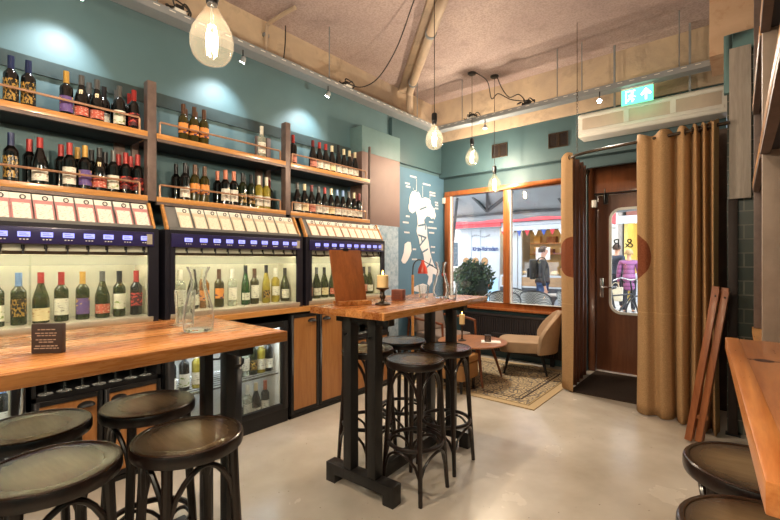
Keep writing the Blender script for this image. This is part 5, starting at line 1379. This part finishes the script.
def person(label, loc, rz, h, jacket, trousers, hairm, skinm, arm='down', long_coat=False, shoes=None, bag=None, stride=.08):
    k = h/1.75; V = lambda x, y, z: (x*k, y*k, z*k)
    t = thing('person', label, 'person', loc, rz)                      # faces local +y
    hands = {}
    def arm_pts(s):
        if arm == 'fwd' : return [V(.19*s, 0, 1.42), V(.24*s, .02, 1.13), V(.17*s, .25, 1.08), V(.15*s, .31, 1.08)]
        return [V(.19*s, 0, 1.42), V(.245*s, -.03, 1.13), V(.25*s, .05, .87), V(.25*s, .06, .80)]
    ch = [[(V(0, 0, .95), .12*k), (V(0, 0, 1.10), .115*k), (V(0, .0, 1.28), .13*k), (V(0, 0, 1.42), .09*k), (V(0, .01, 1.50), .052*k), (V(0, .02, 1.58), .062*k), (V(0, .03, 1.66), .088*k), (V(0, .02, 1.735), .055*k)],
          [(V(0, .03, 1.66), .088*k), (V(0, .125, 1.63), .014*k)]]
    for s in (-1, 1):
        st = stride*s
        ch.append([(V(0, 0, .95), .12*k), (V(.095*s, 0, .88), .085*k), (V(.10*s, st*.5 + .01, .48), .055*k), (V(.10*s, st - .01, .09), .036*k), (V(.11*s, st + .11, .035), .03*k)])
        a = arm_pts(s)
        ch.append([(V(0, 0, 1.42), .09*k), (a[0], .055*k), (a[1], .040*k), (a[2], .028*k), (a[3], .024*k)])
        w, e = Vector(a[3]), Vector(a[2]); d = (w - e).normalized(); side = Vector((0, 1, 0)) if arm != 'fwd' else Vector((1, 0, 0))
        inn_ = d.cross(side).normalized()
        for q, (off, L_) in enumerate(((-.030, .060), (-.010, .075), (.010, .078), (.028, .065))):
            b = w + (d*.035 + side*off)*k; ch.append([(tuple(w), .024*k), (tuple(b), .009*k), (tuple(b + (d*L_*.55 + inn_*.008*s)*k), .008*k), (tuple(b + (d*L_ + inn_*.03*s)*k), .006*k)])
        b = w + (d*.01 + side*.03)*k; ch.append([(tuple(w), .024*k), (tuple(b), .010*k), (tuple(b + (d*.035 + side*.02)*k), .008*k)])
    link('body', skin_mesh(ch, V(0, 0, .95)), t).data.materials.append(skinm)
    # jacket, trousers, shoes, hair, eyes
    bot = .62 if long_coat else .84
    jc = [[(V(0, 0, bot), .19*k if long_coat else .165*k), (V(0, 0, .98), .165*k), (V(0, 0, 1.12), .16*k), (V(0, 0, 1.30), .165*k), (V(0, 0, 1.42), .12*k), (V(0, .005, 1.50), .075*k)]]
    for s in (-1, 1):
        a = arm_pts(s); jc.append([(V(0, 0, 1.42), .12*k), (a[0], .078*k), (a[1], .062*k), (a[2], .046*k)])
    link('jacket', skin_mesh(jc, V(0, 0, 1.12)), t).data.materials.append(jacket)
    tc = []
    for s in (-1, 1):
        st = stride*s; tc.append([(V(0, 0, .93), .13*k), (V(.095*s, 0, .86), .100*k), (V(.10*s, st*.5 + .01, .48), .070*k), (V(.10*s, st - .01, .10), .056*k)])
        f = MB().ball((.11*k*s, (st + .05)*k, .045*k), 1, 12, 8, (.05*k, .135*k, .045*k)).build('shoe', shoes or M_black, t)
        e = MB().ball((.032*k*s, .107*k, 1.665*k), .011*k, 8, 6).build('eye', M_black, t)
        MB().ball((.090*k*s, .022*k, 1.64*k), 1, 8, 6, (.012*k, .02*k, .032*k)).build('ear', skinm, t)
    link('trousers', skin_mesh(tc, V(0, 0, .93)), t).data.materials.append(trousers)
    MB().tube([(-.024*k, .112*k, 1.595*k), (.024*k, .112*k, 1.595*k)], .006*k, 6).build('mouth', paint('lip', (150, 84, 76), .5), t)
    hm = MB(); vs = []; fs = []
    for j in range(9):
        for i in range(20):
            a = 2*PI*i/20; th = (PI*.60)*j/8; front = math.sin(a) > .35
            th2 = min(th, .95) if front else th
            vs.append((.104*k*math.sin(th2)*math.cos(a), (.015 + .112*math.sin(th2)*math.sin(a))*k, (1.665 + .118*math.cos(th2))*k))
    for j in range(8):
        for i in range(20): fs.append((j*20+i, (j+1)*20+i, (j+1)*20+(i+1) % 20, j*20+(i+1) % 20))
    ho = hm.add(vs, fs).build('hair', hairm, t); s_ = ho.modifiers.new('t', 'SOLIDIFY'); s_.thickness = .018*k
    return t
SK = paint('skin_tone', (206, 156, 130), .55, var=.03)
M_jet = paint('black_jacket_cloth', (34, 34, 40), .7, var=.1); M_navyj = paint('dark_navy_cloth', (40, 48, 66), .7, var=.1)
M_jean = paint('blue_denim', (70, 94, 136), .8, var=.1, scale=20); M_dkt = paint('dark_trousers', (46, 46, 54), .8)
M_hair1 = paint('brown_hair', (72, 52, 40), .7, var=.2, scale=40); M_hair2 = paint('blonde_hair', (190, 156, 110), .7, var=.15, scale=40); M_hair3 = paint('grey_hair', (150, 140, 130), .7)
def purple_mat():
    tt = NT('purple_quilted_coat'); s = tt.sep(tt.obj())
    q = tt.math('ABSOLUTE', tt.math('SUBTRACT', tt.math('FRACT', tt.math('MULTIPLY', s[2], 9.0)), .5))
    col = tt.ramp(q, [(0, lin((96, 52, 92))), (.2, lin((146, 84, 136)))])
    tt.pbr(col, .5, 0, tt.bump(q, .6, .02)); return tt.mat
pB = person('person with dark jacket, jeans and black backpack, standing at the food trailer', (.33, 9.05, 0), math.radians(-70), 1.68, M_jet, M_jean, M_hair1, SK)
rk_ = thing('backpack', 'black backpack worn by the standing person in jeans', 'backpack', (.33, 9.05, 0), math.radians(-70))
MB().box(-.15, .15, -.27, -.105, .98, 1.42).build('pack_bag', M_black, rk_, .05, 3)
MB().box(-.12, .12, -.32, -.272, 1.02, 1.22).build('front_pocket', M_black, rk_, .02, 3)
for s in (-1, 1): MB().tube(spline([(.09*s, -.11, 1.38), (.09*s, -.06, 1.44), (.09*s, .03, 1.44), (.10*s, .09, 1.34), (.12*s, .10, 1.22)], 4), .013, 6).build('strap', M_rust, rk_)
person('vendor person in dark top serving behind the trailer counter', (.30, 11.2, .172), math.radians(170), 1.62, M_navyj, M_dkt, M_hair2, SK, 'fwd')
person('person in purple quilted coat seen from behind through the door glass', (1.42, 12.2, 0), math.radians(10), 1.66, purple_mat(), M_dkt, M_hair2, SK, long_coat=True)
person('person in dark navy coat standing by the bicycle', (.95, 13.1, 0), math.radians(-30), 1.82, M_navyj, M_dkt, M_hair1, SK, long_coat=True)
b = thing('shopping_bag', 'pale shopping bag held by the person in the purple coat', 'bag', (1.15, 12.02, 0))
MB().prism([(-.15, .34), (.15, .34), (.17, .70), (-.17, .70)], 'y', -.06, .06).build('bag_body', paint('pale_canvas_bag', (214, 206, 184), .8), b, .015)
MB().tube(spline([(-.09, 0, .69), (-.06, 0, .78), (0, 0, .81), (.06, 0, .78), (.09, 0, .69)], 4), .008, 6).build('bag_handle', paint('pale_canvas_bag', (214, 206, 184), .8), b)
# bicycle
t = thing('bicycle', 'black town bicycle parked outside the door', 'bicycle', (1.78, 9.2, 0), math.radians(60))
for x in (-.52, .52):
    wl_ = MB().tube([(x + .33*math.cos(a), 0, .345 + .33*math.sin(a)) for a in [2*PI*k/36 for k in range(36)]], .016, 8, closed=True).build('wheel', M_black, t)
    sp_ = MB()
    for k in range(14):
        a = 2*PI*k/14; sp_.cyl((x, .015*(-1)**k, .345), (x + .32*math.cos(a), 0, .345 + .32*math.sin(a)), .0018, n=4)
    sp_.build('spoke', M_chrome, wl_)
fr = MB()
for a, b_ in (((-.52, 0, .345), (-.08, 0, .30)), ((-.08, 0, .30), (-.20, 0, .82)), ((-.08, 0, .30), (.36, 0, .72)), ((-.16, 0, .70), (.36, 0, .72)), ((.36, 0, .72), (.52, 0, .345)), ((-.52, 0, .345), (-.17, 0, .70)), ((.36, 0, .72), (.31, 0, .98))): fr.cyl(a, b_, .016, n=8)
fr.build('frame', M_black, t)
MB().tube(spline([(.16, -.27, .98), (.28, -.2, 1.03), (.31, 0, 1.0), (.28, .2, 1.03), (.16, .27, .98)], 4), .012, 8).build('handlebar', M_chrome, t)
MB().ball((-.22, 0, .86), 1, 12, 7, (.14, .09, .04)).build('saddle', M_black, t)

# ------------------------------------------------------------------ light, sky, camera
W = bpy.data.worlds.new('sky'); bpy.context.scene.world = W; W.use_nodes = True
nt = W.node_tree; nt.nodes.clear()
bg = nt.nodes.new('ShaderNodeBackground'); ow = nt.nodes.new('ShaderNodeOutputWorld')
bg.inputs[0].default_value = (.86, .93, 1.0, 1); bg.inputs[1].default_value = 2.4
nt.links.new(bg.outputs[0], ow.inputs[0])
def lamp(name, kind, loc, energy, col, size=.1, rot=None, **kw):
    L = bpy.data.lights.new(name, kind); L.energy = energy; L.color = col
    if kind == 'AREA': L.size = size
    else: L.shadow_soft_size = size
    for k, v in kw.items(): setattr(L, k, v)
    o = bpy.data.objects.new(name, L); C.objects.link(o); o.location = loc
    if rot: o.rotation_euler = rot
    return o
cam = bpy.data.cameras.new('camera'); cam.sensor_width = 36; cam.lens = 19.2; cam.clip_start = .02; cam.clip_end = 200
co = bpy.data.objects.new('camera', cam); C.objects.link(co); co.location = (3.6, 0, 1.4); co.rotation_euler = (PI/2, 0, math.radians(40))
sc = bpy.context.scene; sc.camera = co
sc.view_settings.view_transform = 'Standard'; sc.view_settings.look = 'None'; sc.view_settings.exposure = 0.95; sc.view_settings.gamma = 1.0
